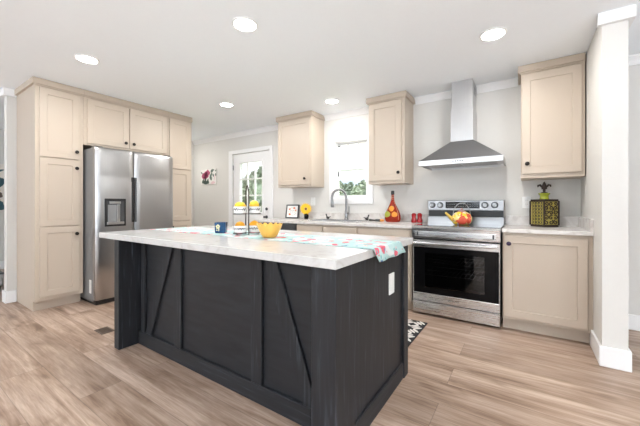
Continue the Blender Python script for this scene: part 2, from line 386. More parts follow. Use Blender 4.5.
# window over the sink: casing, two sashes, muntins in the upper one
bm = B(); c = .07
box(bm, WX0-c, WX0, YB-.018, YB, WZ0-c, WZ1+c, .002); box(bm, WX1, WX1+c, YB-.018, YB, WZ0-c, WZ1+c, .002)
box(bm, WX0, WX1, YB-.018, YB, WZ1, WZ1+c, .002); box(bm, WX0, WX1, YB-.018, YB, WZ0-c, WZ0, .002)
win = struct('window_1', bm, M['trim'])
bm = B(); zm = 1.60
for x0, x1 in ((WX0, WX0+.02), (WX1-.02, WX1)): box(bm, x0, x1, YB-.002, YB+.11, WZ0, WZ1)
box(bm, WX0+.02, WX1-.02, YB-.002, YB+.11, WZ0, WZ0+.02); box(bm, WX0+.02, WX1-.02, YB-.002, YB+.11, WZ1-.02, WZ1)
struct('jamb', bm, M['trim'], win)
def sash(name, y, z0, z1, mull):
    bm = B(); s = .03; x0, x1 = WX0+.02, WX1-.02
    box(bm, x0, x0+s, y, y+.03, z0, z1); box(bm, x1-s, x1, y, y+.03, z0, z1); box(bm, x0+s, x1-s, y, y+.03, z0, z0+s); box(bm, x0+s, x1-s, y, y+.03, z1-s, z1)
    for q in range(mull): xx = x0+(x1-x0)*(q+1)/(mull+1); box(bm, xx-.009, xx+.009, y+.004, y+.026, z0+s, z1-s)
    o = struct(name, bm, M['trim'], win)
    bm = B(); box(bm, x0+s, x1-s, y+.013, y+.017, z0+s, z1-s); struct('pane', bm, M['glass'], o)
    return o
sash('sash', YB+.035, WZ0+.02, zm+.03, 0); sash('sash', YB+.07, zm-.01, WZ1-.02, 2)
bm = B(); box(bm, WX0+.035, WX0+.075, YB+.055, YB+.068, 1.945, 1.957, .002); struct('latch', bm, M['charcoal'], win)
bm = B(); box(bm, WX0+.055, WX0+.072, YB+.02, YB+.034, 1.515, 1.575, .002); struct('latch', bm, M['charcoal'], win)
bm = B(); box(bm, WX1-.05, WX1-.018, YB+.05, YB+.068, 1.66, 1.69, .002); g = struct('lock_tag', bm, pm('green_tag', (.02, .16, .08), .5), win)

# back door with a nine-light window
bm = B(); c = .095
box(bm, DX0-c, DX0, YB-.018, YB, 0, DZ1+.065, .002); box(bm, DX1, DX1+.07, YB-.018, YB, 0, DZ1+.065, .002); box(bm, DX0, DX1, YB-.018, YB, DZ1, DZ1+.065, .002)
door = struct('door_1', bm, M['trim'])
GX0, GX1, GZ0, GZ1 = -4.30, -3.745, .98, 1.855
bm = B(); cell_wall(bm, YF(YB+.02), DX0+.004, DX1-.004, .01, DZ1-.004, [(GX0, GX1, GZ0, GZ1)], -.045); dl = struct('door_leaf', bm, M['trim'], door)
bm = B(); s = .03
for a in ((GX0-s, GX0, GZ0-s, GZ1+s), (GX1, GX1+s, GZ0-s, GZ1+s), (GX0, GX1, GZ0-s, GZ0), (GX0, GX1, GZ1, GZ1+s)): box(bm, a[0], a[1], YB+.006, YB+.02, a[2], a[3], .003)
for q in (1, 2):
    xx = GX0+(GX1-GX0)*q/3; box(bm, xx-.011, xx+.011, YB+.02, YB+.05, GZ0, GZ1); zz = GZ0+(GZ1-GZ0)*q/3; box(bm, GX0, GX1, YB+.021, YB+.049, zz-.011, zz+.011)
struct('muntin_frame', bm, M['trim'], dl)
bm = B(); box(bm, GX0, GX1, YB+.038, YB+.042, GZ0, GZ1); struct('pane', bm, M['glass'], dl)
bm = B(); slab(bm, YF(YB+.02), DX0+.16, DX1-.16, .2, .80, .006); struct('panel', bm, M['trim'], dl)
for z in (1.035, .90):
    bm = B(); tube(bm, [(-3.64, YB+.02, z), (-3.64, YB+.008, z)], .025, 16)
    if z < 1: tube(bm, [(-3.64, YB+.008, z), (-3.64, YB-.02, z), (-3.64, YB-.045, z)], [.010, .010, .020], 12)
    struct('door_knob' if z < 1 else 'deadbolt', bm, M['charcoal'], dl, True)
for z in (1.785, 1.04, .25):
    bm = B(); box(bm, DX0-.012, DX0+.014, YB+.004, YB+.018, z-.045, z+.045, .002); struct('hinge', bm, M['nickel'], door)
# unseen windows behind the camera and to the sides, added for daylight (frames only)
wi = 2
for F, wins in ((YF(-4.0), FRONT_WIN), (XF(3.2), RIGHT_WIN), (XF(-7.5), LEFT_WIN)):
    for a, b in wins:
        bm = B()
        sg = 1 if F(0, 0, 0)[0] == 0 else (-1 if F(0, 0, 0)[0] > 0 else 1)
        def fbox(u0, u1, z0, z1):
            p = F(u0, -.02*sg if F(0,0,0)[0] == 0 else .02*sg, z0); q = F(u1, .03 if F(0,0,0)[0] == 0 else -.03*sg, z1)
            box(bm, min(p[0], q[0]), max(p[0], q[0]), min(p[1], q[1]), max(p[1], q[1]), z0, z1)
        fbox(a-.07, a+.03, .43, 2.27); fbox(b-.03, b+.07, .43, 2.27); fbox(a+.03, b-.03, .43, .53); fbox(a+.03, b-.03, 2.17, 2.27); fbox((a+b)/2-.025, (a+b)/2+.025, .53, 2.17)
        struct('window_%d' % wi, bm, M['trim']); wi += 1

# ================================================================== CABINETS
def knob(door, p, F=None, m=None, r=.0185):
    """round knob on a door face; p = (u, z), F = face mapping"""
    bm = B(); pts = [F(p[0], n, p[1]) for n in (.0, .006, .012, .017, .024, .029)]
    tube(bm, pts, [r*.55, r*.42, r*.5, r*1.0, r*1.0, r*.55], 16)
    return obj('knob', bm, m or M['bronze'], door, True)
def cab_crown(t, F, u0, u1, wall_n, h=.062, z1=ZC-.003, ext=(1, 1), m=None):
    """flat crown board on the front and the free ends of a cabinet; wall_n: how far back the cabinet reaches"""
    bm = B(); e = .024; z0 = z1-h
    def bx(a, b, n0, n1, c, d):
        p = F(a, n0, c); q = F(b, n1, d); box(bm, min(p[0], q[0]), max(p[0], q[0]), min(p[1], q[1]), max(p[1], q[1]), c, d, .0015)
    bx(u0-e*ext[0], u1+e*ext[1], 0, e, z0, z1)
    bx(u0-.012*ext[0], u1+.012*ext[1], 0, .012, z0-.014, z0)
    if ext[0]: bx(u0-e, u0, wall_n, 0, z0, z1)
    if ext[1]: bx(u1, u1+e, wall_n, 0, z0, z1)
    return obj('crown_moulding', bm, m or M['cab_edge'], t)

# ---- left run: tall pantry, cabinet over the refrigerator, slim pantry
FX = -4.161; FL = XF(FX); FD = XF(FX+.019)
def tall(label, y0, y1, doors, kn, ext):
    t = thing('pantry_cabinet', (XL+.3, (y0+y1)/2, 0), label, 'cabinet')
    bm = B(); box(bm, XL, FX, y0, y1, .105, ZC-.008, .0015); obj('carcass', bm, M['cab'], t)
    bm = B(); box(bm, XL, FX-.07, y0+.002, y1-.002, 0, .105); obj('toe_kick', bm, M['cab'], t)
    for (a, b, z0, z1), kp in zip(doors, kn):
        bm = B(); shaker(bm, FL, a, b, z0, z1); d = obj('door', bm, M['cab'], t)
        if kp: knob(d, kp, FD)
    cab_crown(t, FL, y0, y1, XL-FX+.002, ext=ext)
    return t
tall('tall beige three-door pantry cabinet left of the steel refrigerator', .972, 1.382, [(1.004, 1.345, 1.607, 2.322), (1.004, 1.345, .880, 1.596), (1.004, 1.345, .146, .869)], [(1.314, 1.688), (1.314, 1.508), (1.314, .786)], (1, 0))
tall('slim beige pantry cabinet right of the refrigerator, nearest the back door', 2.372, 2.737, [(2.391, 2.705, 1.62, 2.322), (2.391, 2.705, .880, 1.609), (2.391, 2.705, .146, .869)], [None, None, (2.42, .79)], (0, 0))
t = thing('wall_cabinet', (XL+.3, 1.877, 1.80), 'wide beige two-door cabinet above the steel refrigerator', 'cabinet')
bm = B(); box(bm, XL, FX, 1.384, 2.370, 1.79, ZC-.008, .0015); obj('carcass', bm, M['cab'], t)
for a, b, kp in ((1.424, 1.862, (1.816, 1.872)), (1.870, 2.348, (1.910, 1.872))):
    bm = B(); shaker(bm, FL, a, b, 1.812, 2.318); d = obj('door', bm, M['cab'], t); knob(d, kp, FD)
cab_crown(t, FL, 1.384, 2.370, 0, ext=(0, 0))

# ---- refrigerator
t = thing('refrigerator', (-4.3, 1.84, 0), 'stainless steel side-by-side refrigerator with ice dispenser between the beige pantry cabinets', 'refrigerator')
R0, R1, RX = 1.40, 2.285, -3.87
bm = B(); box(bm, -4.76, -3.945, R0, R1, .035, 1.735, .004); obj('cabinet_body', bm, M['steel_dark'], t)
bm = B(); box(bm, -4.7, -3.92, R0+.02, R1-.02, .0, .035); box(bm, -3.945, -3.90, R0+.01, R1-.01, .012, .05, .003); obj('base_grille', bm, M['black'], t)
def fridge_door(y0, y1, edge):
    """gently bowed door with rolled top and long edges; edge: side that carries the finger groove"""
    bm = B(); n = 14; z0, z1 = .055, 1.745; prof = []
    for k in range(n+1):
        u = k/n; bow = .007*(1-(2*u-1)**2); rx = RX-.007+bow
        dE = min(u, 1-u)*(y1-y0)
        if dE < .012: rx -= .012*(1-dE/.012)
        prof.append((y0+(y1-y0)*u, rx))
    zs = [z0, z0+.012, .5, 1.0, 1.372, 1.396, 1.45, z1-.05, z1-.03, z1-.014, z1-.004, z1]; off = [-.01, 0, 0, 0, 0, -.0045, -.0045, -.0045, -.007, -.011, -.02, -.034]  # step across the front, shaped to imitate a bright reflected streak
    rows = [[bm.verts.new((x+o, y, z)) for y, x in prof] for z, o in zip(zs, off)]
    for a, b in zip(rows, rows[1:]):
        for k in range(n): bm.faces.new((a[k], a[k+1], b[k+1], b[k]))
    xb = -3.945
    back = [[bm.verts.new((xb, y, z)) for y in (y0, y1)] for z in zs]
    for a, b in zip(range(len(zs)-1), range(1, len(zs))):
        bm.faces.new((rows[a][0], rows[b][0], back[b][0], back[a][0])); bm.faces.new((rows[a][n], back[a][1], back[b][1], rows[b][n]))
        bm.faces.new((back[a][0], back[b][0], back[b][1], back[a][1]))
    bm.faces.new(rows[-1]+[back[-1][1], back[-1][0]]); bm.faces.new(rows[0]+[back[0][1], back[0][0]])
    return obj('door', bm, M['steel'], t, True)
dL = fridge_door(R0, 1.795, 1); dR = fridge_door(1.803, R1, 0)
bm = B(); box(bm, -3.94, RX-.004, 1.765, 1.795, .9, 1.43, .003); obj('handle', bm, M['black'], dL)
bm = B(); box(bm, -3.94, RX-.004, 1.803, 1.826, .9, 1.43, .003); obj('handle', bm, M['charcoal'], dR)
# dispenser
t_d = bpy.data.objects.new('ice_dispenser', None)
bm = B(); y0, y1, z0, z1, xf = 1.485, 1.70, .862, 1.175, RX+.006
for a in ((y0, y0+.02, z0, z1), (y1-.02, y1, z0, z1), (y0+.02, y1-.02, z1-.03, z1), (y0+.02, y1-.02, z0, z0+.02)): box(bm, RX-.012, xf, a[0], a[1], a[2], a[3], .002)
disp = obj('ice_dispenser', bm, M['black'], t)
bm = B(); box(bm, RX-.012, RX+.0015, y0+.02, y1-.02, z0+.02, z1-.03); obj('recess', bm, M['charcoal'], disp)
bm = B(); box(bm, RX, RX+.008, y0+.03, y0+.115, z0+.05, z1-.07, .004, 2); obj('paddle', bm, M['steel_dark'], disp)
bm = B(); box(bm, RX, RX+.012, y0+.045, y1-.055, z1-.06, z1-.032, .003); obj('spout', bm, M['steel'], disp)
bm = B(); box(bm, RX, RX+.014, y0+.02, y1-.02, z0+.02, z0+.05, .003); obj('drip_tray', bm, M['steel'], disp)
bm = B(); box(bm, RX, RX+.008, y0+.12, y1-.06, z0+.05, z1-.065, .003); obj('panel', bm, M['steel'], disp)
bm = B(); box(bm, -4.02, -3.93, R0+.01, R0+.09, 1.735, 1.757, .004); obj('hinge_cover', bm, M['charcoal'], t)
bm = B(); box(bm, -4.02, -3.93, R1-.09, R1-.01, 1.735, 1.757, .004); obj('hinge_cover', bm, M['charcoal'], t)
bm = B(); box(bm, -4.04, -3.985, R0-.0015, R0, .12, .27); obj('paper_label', bm, M['paper'], t)

# ---- upper cabinets on the back wall
YU = YB-.33; FU = YF(YU); FUD = YF(YU-.019)
def upper(label, x0, x1, door, kp, zb, ext=(1, 1)):
    t = thing('wall_cabinet', ((x0+x1)/2, YB-.16, zb), label, 'cabinet')
    bm = B(); box(bm, x0, x1, YU, YB, zb, ZC-.008, .0015); obj('carcass', bm, M['cab'], t)
    bm = B(); shaker(bm, FU, *door); d = obj('door', bm, M['cab'], t); knob(d, kp, FUD)
    cab_crown(t, FU, x0, x1, -.33+.001, ext=ext)
upper('beige single-door wall cabinet left of the sink window', -3.072, -2.464, (-3.058, -2.478, 1.392, 2.318), (-2.56, 1.474), 1.362)
upper('beige single-door wall cabinet between the sink window and the range hood', -1.598, -1.148, (-1.584, -1.185, 1.392, 2.318), (-1.213, 1.479), 1.358)
upper('beige single-door wall cabinet right of the range hood', -.034, .428, (-.024, .405, 1.392, 2.318), (.016, 1.485), 1.352, (1, 0))

# ---- base cabinets and dishwasher on the back wall
YC = 3.15; FB = YF(YC); FBD = YF(YC-.019); CT0, CT1 = .862, .895
def base(name, label, x0, x1, fronts, knobs, km=None):
    t = thing(name, ((x0+x1)/2, 3.45, 0), label, 'cabinet')
    bm = B(); yb_ = YB-.03
    if name.startswith('sink'):
        box(bm, x0, x1, YC, yb_, .105, .66)
        for a in ((x0, x0+.018, YC, yb_), (x1-.018, x1, YC, yb_), (x0+.018, x1-.018, YC, YC+.02)): box(bm, a[0], a[1], a[2], a[3], .66, CT0)
    else: box(bm, x0, x1, YC, yb_, .105, CT0, .001)
    obj('carcass', bm, M['cab'], t)
    bm = B(); box(bm, x0, x1, YC+.07, yb_, 0, .105); obj('toe_kick', bm, M['cab'], t)
    for (kind, a, b, z0, z1), kp in zip(fronts, knobs):
        bm = B(); (shaker if kind == 'door' else slab)(bm, FB, a, b, z0, z1); d = obj(kind, bm, M['cab'], t)
        if kp: knob(d, kp, FBD, km)
    return t
t = base('base_cabinet', 'beige single-door base cabinet right of the steel range', -.166, .437, [('door', -.156, .405, .128, .835)], [(-.118, .768)], M['violet'])
bm = B(); box(bm, .409, .437, YC-.006, YC, .105, CT0, .001); obj('filler_strip', bm, M['cab_edge'], t)
base('sink_base_cabinet', 'wide beige base cabinet directly under the sink with two plain false drawer fronts', -2.476, -1.592, [('drawer', -2.466, -2.068, .68, .838), ('door', -2.466, -2.068, .128, .665), ('drawer', -2.054, -1.598, .68, .838), ('door', -2.054, -1.598, .128, .665)], [None, (-2.11, .6), None, (-2.01, .6)])
base('base_cabinet', 'beige base cabinet with stacked drawer fronts just left of the steel range', -1.590, -.975, [('drawer', -1.584, -.988, .66, .838), ('drawer', -1.584, -.988, .445, .648), ('drawer', -1.584, -.988, .135, .433)], [None, None, None])
base('base_cabinet', 'narrow beige base cabinet at left end of the sink counter, beside the dishwasher', -3.19, -3.092, [('door', -3.184, -3.098, .128, .838)], [None])
t = thing('dishwasher', (-2.784, 3.45, 0), 'black dishwasher under the left end of the sink counter', 'dishwasher')
bm = B(); box(bm, -3.09, -2.478, YC+.0, YB-.03, .01, CT0-.002, .002); obj('tub', bm, M['charcoal'], t)
bm = B(); box(bm, -3.086, -2.482, YC-.035, YC, .11, .755, .006, 2); obj('door', bm, M['black'], t)
bm = B(); box(bm, -3.086, -2.482, YC-.03, YC, .762, .853, .006, 2); obj('control_panel', bm, M['charcoal'], t)

# ---- counters of the back wall
YE = 3.118
SX0, SX1, SY0, SY1 = -2.40, -1.70, 3.24, 3.66
t = thing('countertop', (-2.08, 3.45, CT0), 'pale stone countertop carrying the sink, left of the range', 'countertop')
bm = B(); cell_wall(bm, (lambda u, n, z: (u, z, CT1-n)), -3.20, -.962, YE, YB, [(SX0, SX1, SY0, SY1)], 0)
bm.free(); bm = B()
for a in ((-3.20, SX0, YE, YB), (SX1, -.962, YE, YB), (SX0, SX1, YE, SY0), (SX0, SX1, SY1, YB)): box(bm, a[0], a[1], a[2], a[3], CT0, CT1)
obj('slab', bm, M['quartz_edge'], t)
bm = B(); box(bm, -3.20, -.962, YB-.02, YB, CT1, .992, .002); obj('backsplash', bm, M['quartz_edge'], t)
t = thing('countertop', (.13, 3.45, CT0), 'short pale stone countertop right of the range, under the tall iron canister', 'countertop')
bm = B(); box(bm, -.172, .438, YE, YB, CT0, CT1, .003); obj('slab', bm, M['quartz_edge'], t)
bm = B(); box(bm, -.172, .438, YB-.02, YB, CT1, .992, .002); obj('backsplash', bm, M['quartz_edge'], t)
bm = B(); box(bm, .418, .438, YE+.002, YB-.02, CT1, .992, .002); obj('side_splash', bm, M['quartz_edge'], t)

# ---- sink and faucet
t = thing('kitchen_sink', (-2.05, 3.45, CT1), 'double bowl drop-in sink in the counter under the window', 'sink')
bm = B(); zr = CT1
for a in ((SX0-.025, SX0+.012, SY0-.02, SY1+.06), (SX1-.012, SX1+.025, SY0-.02, SY1+.06), (SX0+.012, SX1-.012, SY0-.02, SY0+.012), (SX0+.012, SX1-.012, SY1-.012, SY1+.06)): box(bm, a[0], a[1], a[2], a[3], zr, zr+.008, .002)
obj('rim', bm, M['steel_h'], t)
for x0, x1 in ((SX0+.004, -2.06), (-2.04, SX1-.004)):
    bm = B(); y0, y1, zb, w = SY0+.004, SY1-.004, CT1-.17, .004
    for a in ((x0, x0+w, y0, y1), (x1-w, x1, y0, y1), (x0, x1, y0, y0+w), (x0, x1, y1-w, y1)): box(bm, a[0], a[1], a[2], a[3], zb, zr)
    box(bm, x0, x1, y0, y1, zb-w, zb); lathe(bm, [(.035, 0), (.04, .003), (.02, .004)], ((x0+x1)/2, (y0+y1)/2, zb), 16)
    obj('basin', bm, M['steel_h'], t)
bm = B(); box(bm, -2.06, -2.04, SY0+.004, SY1-.004, CT1-.03, zr, .002); obj('divider', bm, M['nickel'], t)
fx, fy, fz = -2.045, 3.695, CT1+.008
t = thing('faucet', (fx, fy, fz), 'tall brushed nickel gooseneck faucet behind the sink', 'faucet')
dx, dy = -.62, -.78
bm = B(); lathe(bm, [(.030, 0), (.030, .012), (.022, .02), (.021, .11), (.016, .125)], (fx, fy, fz), 20)
pts = [(fx, fy, fz+.10), (fx, fy, fz+.29)]
for k in range(1, 15):
    a = PI*k/14*1.06; rr = .105; pts.append((fx+dx*rr*(1-math.cos(a)), fy+dy*rr*(1-math.cos(a)), fz+.29+rr*1.15*math.sin(a)))
tube(bm, pts, .0165, 14); obj('neck', bm, M['nickel'], t, True)
e = Vector(pts[-1]); dd = (e-Vector(pts[-2])).normalized()
bm = B(); tube(bm, [e-dd*.005, e+dd*.03, e+dd*.085, e+dd*.10], [.018, .021, .024, .021], 14); obj('spray_head', bm, M['nickel'], t, True)
bm = B(); tube(bm, [(fx, fy, fz+.085), (fx+.05, fy-.01, fz+.085)], .014, 12); tube(bm, [(fx+.048, fy-.01, fz+.08), (fx+.05, fy-.01, fz+.18)], [.0095, .007], 10); obj('lever', bm, M['nickel'], t, True)
# two small dark figures standing on the sink deck
def ornament(x, flip, label):
    z = CT1+.008; bm = B(); y = 3.695
    ball(bm, (x, y, z+.018), .021, (1.25, .8, .85), 2)
    tube(bm, [(x+flip*.010, y, z+.024), (x+flip*.021, y, z+.048), (x+flip*.024, y, z+.060)], [.013, .008, .009], 10)
    ball(bm, (x+flip*.026, y, z+.063), .0115, (1, .9, .9), 2)
    tube(bm, [(x-flip*.018, y, z+.024), (x-flip*.048, y, z+.036)], [.010, .003], 8)
    lathe(bm, [(.018, 0), (.018, .005)], (x, y, z), 14)
    tag(obj('bird_figurine', bm, M['black'], None, True, base=(x, y, z)), label, 'figurine')
ornament(-2.345, -1, 'small dark figurine on the sink edge left of the faucet')
ornament(-1.735, 1, 'small dark figurine on the sink edge right of the faucet')

# ---- range
RGX0, RGX1 = -.952, -.180
t = thing('kitchen_range', ((RGX0+RGX1)/2, 3.45, 0), 'stainless steel electric range with black oven window under the hood', 'oven')
FRY = 3.15
bm = B()
for a in ((RGX0, RGX0+.02, FRY, 3.76, .03, .885), (RGX1-.02, RGX1, FRY, 3.76, .03, .885), (RGX0+.02, RGX1-.02, 3.70, 3.76, .03, .885), (RGX0+.02, RGX1-.02, FRY, 3.70, .03, .15), (RGX0+.02, RGX1-.02, FRY, 3.70, .775, .885)): box(bm, *a)
obj('body', bm, M['black'], t)
for x in (RGX0+.05, RGX1-.05):
    for y in (3.2, 3.7): bm = B(); lathe(bm, [(.018, 0), (.018, .03)], (x, y, 0), 10); obj('foot', bm, M['black'], t)
bm = B(); box(bm, RGX0+.004, RGX1-.004, FRY-.035, FRY, .025, .138, .004); obj('storage_drawer', bm, M['steel_h'], t)
# oven door
bm = B(); x0, x1 = RGX0+.004, RGX1-.004; DY0, DY1 = FRY-.04, FRY
for a in ((x0, x1, .148, .228), (x0, x1, .685, .758), (x0, x0+.008, .228, .685), (x1-.008, x1, .228, .685)): box(bm, a[0], a[1], DY0, DY1, a[2], a[3], .003)
od = obj('oven_door', bm, M['steel_h'], t)
bm = B(); wx0, wx1, wz0, wz1 = x0+.12, x1-.12, .29, .63
for a in ((x0+.008, wx0, .228, .685), (wx1, x1-.008, .228, .685), (wx0, wx1, .228, wz0), (wx0, wx1, wz1, .685)): box(bm, a[0], a[1], DY0+.002, DY1, a[2], a[3])
obj('glass_border', bm, M['black_gloss'], od)
bm = B(); box(bm, wx0, wx1, DY0+.002, DY0+.006, wz0, wz1); obj('oven_window', bm, M['oven_glass'], od)
bm = B(); tube(bm, [(x0+.02, DY0-.045, .728), (x1-.02, DY0-.045, .728)], .0125, 14)
for xx in (x0+.045, x1-.045): box(bm, xx-.014, xx+.014, DY0-.045, DY0+.001, .717, .739, .003)
obj('handle', bm, M['steel_h'], od, True)
txt = bpy.data.curves.new('logo', 'FONT'); txt.body = 'SAMSUNG'; txt.size = .022; txt.align_x = 'CENTER'; txt.align_y = 'CENTER'; txt.extrude = .0004
to = bpy.data.objects.new('logo_tmp', txt); COL.objects.link(to); bpy.context.view_layer.update()
me = bpy.data.meshes.new_from_object(to.evaluated_get(bpy.context.evaluated_depsgraph_get())); bpy.data.objects.remove(to)
bm = B(); bm.from_mesh(me); bpy.data.meshes.remove(me)
bmesh.ops.transform(bm, matrix=Matrix.Translation(((x0+x1)/2, DY0-.0006, .188)) @ Matrix.Rotation(PI/2, 4, 'X'), verts=bm.verts[:]); obj('logo', bm, M['charcoal'], od)
# oven cavity and racks
bm = B()
for a in ((x0+.06, x0+.07, FRY+.005, 3.65, .17, .75), (x1-.07, x1-.06, FRY+.005, 3.65, .17, .75), (x0+.07, x1-.07, 3.64, 3.65, .17, .75), (x0+.07, x1-.07, FRY+.005, 3.64, .17, .18), (x0+.07, x1-.07, FRY+.005, 3.64, .74, .75)): box(bm, *a)
obj('oven_cavity', bm, M['oven_inside'], t)
for z in (.40, .52):
    bm = B()
    for k in range(15): xx = x0+.10+k*(x1-x0-.20)/14; tube(bm, [(xx, FRY+.03, z), (xx, 3.62, z)], .0025, 6)
    for yy in (FRY+.03, FRY+.25, 3.62): tube(bm, [(x0+.072, yy, z), (x1-.072, yy, z)], .004, 6)
    obj('oven_rack', bm, M['steel_h'], t)
# apron, cooktop, back guard
bm = B(); prism(bm, [(FRY-.058, .875), (FRY-.035, .893), (FRY, .893), (FRY, .772), (FRY-.048, .772)], lambda y, z, x: (x, y, z), RGX0, RGX1); ap = obj('front_apron', bm, M['steel_h'], t)
bm = B(); box(bm, RGX0+.03, RGX1-.03, FRY-.066, FRY-.045, .793, .842, .004); obj('trim_bar', bm, M['steel_h'], ap)
for xx in (RGX0+.05, RGX1-.06): bm = B(); box(bm, xx, xx+.014, FRY-.069, FRY-.06, .798, .838, .002); obj('bar_mark', bm, M['charcoal'], ap)
bm = B(); box(bm, RGX0, RGX1, FRY, 3.70, .885, .898, .002); obj('cooktop', bm, M['ceramic'], t)
bm = B(); box(bm, RGX0, RGX1, 3.70, 3.765, .885, .972, .003); box(bm, RGX0+.005, RGX1-.005, 3.715, 3.765, .972, 1.042, .002); box(bm, RGX0, RGX1, 3.695, 3.765, 1.042, 1.155, .005); bg = obj('back_guard', bm, M['steel_dimmed'], t)
bm = B(); box(bm, RGX0+.008, RGX1-.008, 3.711, 3.716, .975, 1.039); obj('vent_strip', bm, M['black'], bg)
bm = B(); box(bm, -.754, -.408, 3.692, 3.696, 1.066, 1.140, .001); dsp = obj('display', bm, M['display'], bg)
bm = B()
for k in range(14):
    for q in (0, 1): xx = -.735+.023*k; box(bm, xx, xx+.011, 3.6912, 3.6925, 1.085+.024*q, 1.089+.024*q)
box(bm, -.605, -.545, 3.6912, 3.6925, 1.118, 1.130); obj('display_marks', bm, pm('grey_print', (.34, .35, .36), .5), dsp)
for xx in (-.899, -.812, -.357, -.266):
    bm = B(); tube(bm, [(xx, 3.696, 1.102), (xx, 3.690, 1.102)], .034, 20); o = obj('knob_ring', bm, M['charcoal'], bg, True)
    bm = B(); tube(bm, [(xx, 3.690, 1.102), (xx, 3.672, 1.102), (xx, 3.668, 1.102)], [.027, .024, .02], 20); box(bm, xx-.004, xx+.004, 3.660, 3.672, 1.08, 1.124, .002); obj('knob', bm, M['steel_dimmed'], o, True)

# ---- range hood
t = thing('range_hood', (-.553, 3.6, 1.50), 'stainless steel chimney range hood on the wall above the range', 'range hood')
hx0, hx1, hy, cx0, cx1, cy = -.938, -.168, 3.285, -.660, -.443, 3.485
bm = B(); 
lo = [bm.verts.new(p) for p in ((hx0, hy, 1.565), (hx1, hy, 1.565), (hx1, YB, 1.565), (hx0, YB, 1.565))]; hi = [bm.verts.new(p) for p in ((cx0, cy, 1.775), (cx1, cy, 1.775), (cx1, YB, 1.775), (cx0, YB, 1.775))]
bm.faces.new(lo[::-1]); bm.faces.new(hi)
for q in range(4): bm.faces.new((lo[q], lo[(q+1) % 4], hi[(q+1) % 4], hi[q]))
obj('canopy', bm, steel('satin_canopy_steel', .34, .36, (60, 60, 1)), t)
bm = B(); w = .012
for a in ((hx0, hx1, hy, hy+w), (hx0, hx0+w, hy+w, YB), (hx1-w, hx1, hy+w, YB), (hx0+w, hx1-w, YB-w, YB)): box(bm, a[0], a[1], a[2], a[3], 1.515, 1.565)
obj('rim_band', bm, M['steel_hood'], t)
bm = B(); box(bm, hx0+w, hx1-w, hy+w, YB-w, 1.535, 1.545); obj('underside', bm, M['steel_hood'], t)
for q in range(2):
    a = hx0+.06+q*.33; bm = B(); box(bm, a, a+.31, hy+.09, YB-.08, 1.526, 1.535, .002)
    for s in range(9): box(bm, a+.02+s*.032, a+.032+s*.032, hy+.11, YB-.10, 1.523, 1.527)
    obj('grease_filter', bm, M['steel'], t)
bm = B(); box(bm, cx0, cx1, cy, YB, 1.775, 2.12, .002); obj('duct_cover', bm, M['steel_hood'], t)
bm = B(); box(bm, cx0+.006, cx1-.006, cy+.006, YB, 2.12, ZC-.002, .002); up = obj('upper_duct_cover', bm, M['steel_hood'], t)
bm = B()
for q in range(4): box(bm, cx1-.0062, cx1-.0052, 3.58, 3.70, 2.28+q*.022, 2.29+q*.022)
obj('vent_slots', bm, M['black'], up)
bm = B()
for q in range(5): xx = -.60+q*.022; tube(bm, [(xx, hy+.001, 1.541), (xx, hy-.003, 1.541)], .006, 10)
obj('button', bm, M['charcoal'], t)

# ================================================================== ISLAND
IX0, IX1, IY0, IYP, IY1, IZ = -2.634, -.643, 1.075, 1.235, 1.985, .846
t = thing('kitchen_island', (-1.64, 1.55, 0), 'black painted wood kitchen island with diagonal braces and end wings', 'kitchen island')
bm = B(); box(bm, IX0+.09, IX1-.075, IYP+.012, IY1-.02, 0, IZ); obj('carcass', bm, M['island_h'], t)
bm = B(); box(bm, IX0+.08, IX1-.12, IYP, IYP+.012, .1, IZ); obj('front_panel', bm, M['island_p'], t)
# end wings standing forward of the front panel
bm = B(); box(bm, IX0, IX0+.074, IY0, IYP+.012, 0, IZ, .003); box(bm, IX0, IX0+.088, IYP+.012, IY1, 0, IZ, .003); wL = obj('end_wing', bm, M['island_v'], t)
bm = B(); box(bm, IX1-.125, IX1, IY0, IYP+.012, 0, IZ, .003); box(bm, IX1-.074, IX1-.012, IYP+.012, IY1-.005, 0, IZ); wR = obj('end_wing', bm, M['island_v'], t)
for nm, a, m in (('base_rail', (IX1-.012, IX1, IYP+.014, IY1-.075, 0, .10), 'island_e'), ('corner_stile', (IX1-.012, IX1+.006, IY1-.075, IY1, 0, IZ), 'island_v')):
    bm = B(); box(bm, *a, .003); obj(nm, bm, M[m], wR)
yf = IYP-.020
bm = B(); box(bm, IX0+.0745, IX1-.1255, yf, IYP, 0, .105, .003); obj('base_rail', bm, M['island_h'], t)
for x0, x1, nm in ((-2.515, -2.458, 'stile'), (-2.058, -1.972, 'stile'), (-1.288, -1.204, 'stile'), (-.83, -.769, 'stile')):
    bm = B(); box(bm, x0, x1, yf, IYP, .1055, IZ, .003); obj(nm, bm, M['island_v'], t)
def brace(x0, x1):
    """board whose ends are cut level: from (x0, foot) to (x1, head)"""
    bm = B(); w = .075
    prism(bm, [(x0, .106), (x0+(w if x1 > x0 else -w)*1.15, .106), (x1, IZ-.001), (x1-(w if x1 > x0 else -w)*1.15, IZ-.001)], lambda u, z, n: (u, n, z), yf+.002, IYP)
    bmesh.ops.bevel(bm, geom=bm.edges[:], offset=.0025, segments=1, affect='EDGES'); obj('brace', bm, M['island_v'], t)
brace(-2.455, -2.062); brace(-.832, -1.200)
# outlet on the end
bm = B(); box(bm, IX1-.012, IX1-.004, 1.685, 1.762, .582, .703, .003, 2); ol = obj('outlet_plate', bm, M['white'], t)
for z in (.622, .664): bm = B(); box(bm, IX1-.004, IX1-.0025, 1.708, 1.739, z-.014, z+.014, .001); obj('socket', bm, M['white'], ol)
t = thing('island_countertop', (-1.71, 1.53, IZ), 'thick white stone countertop on the black island', 'countertop')
TZ = .886
bm = B(); box(bm, -2.80, -.619, 1.034, 2.034, IZ, TZ, .003, 2); obj('slab', bm, M['quartz'], t)

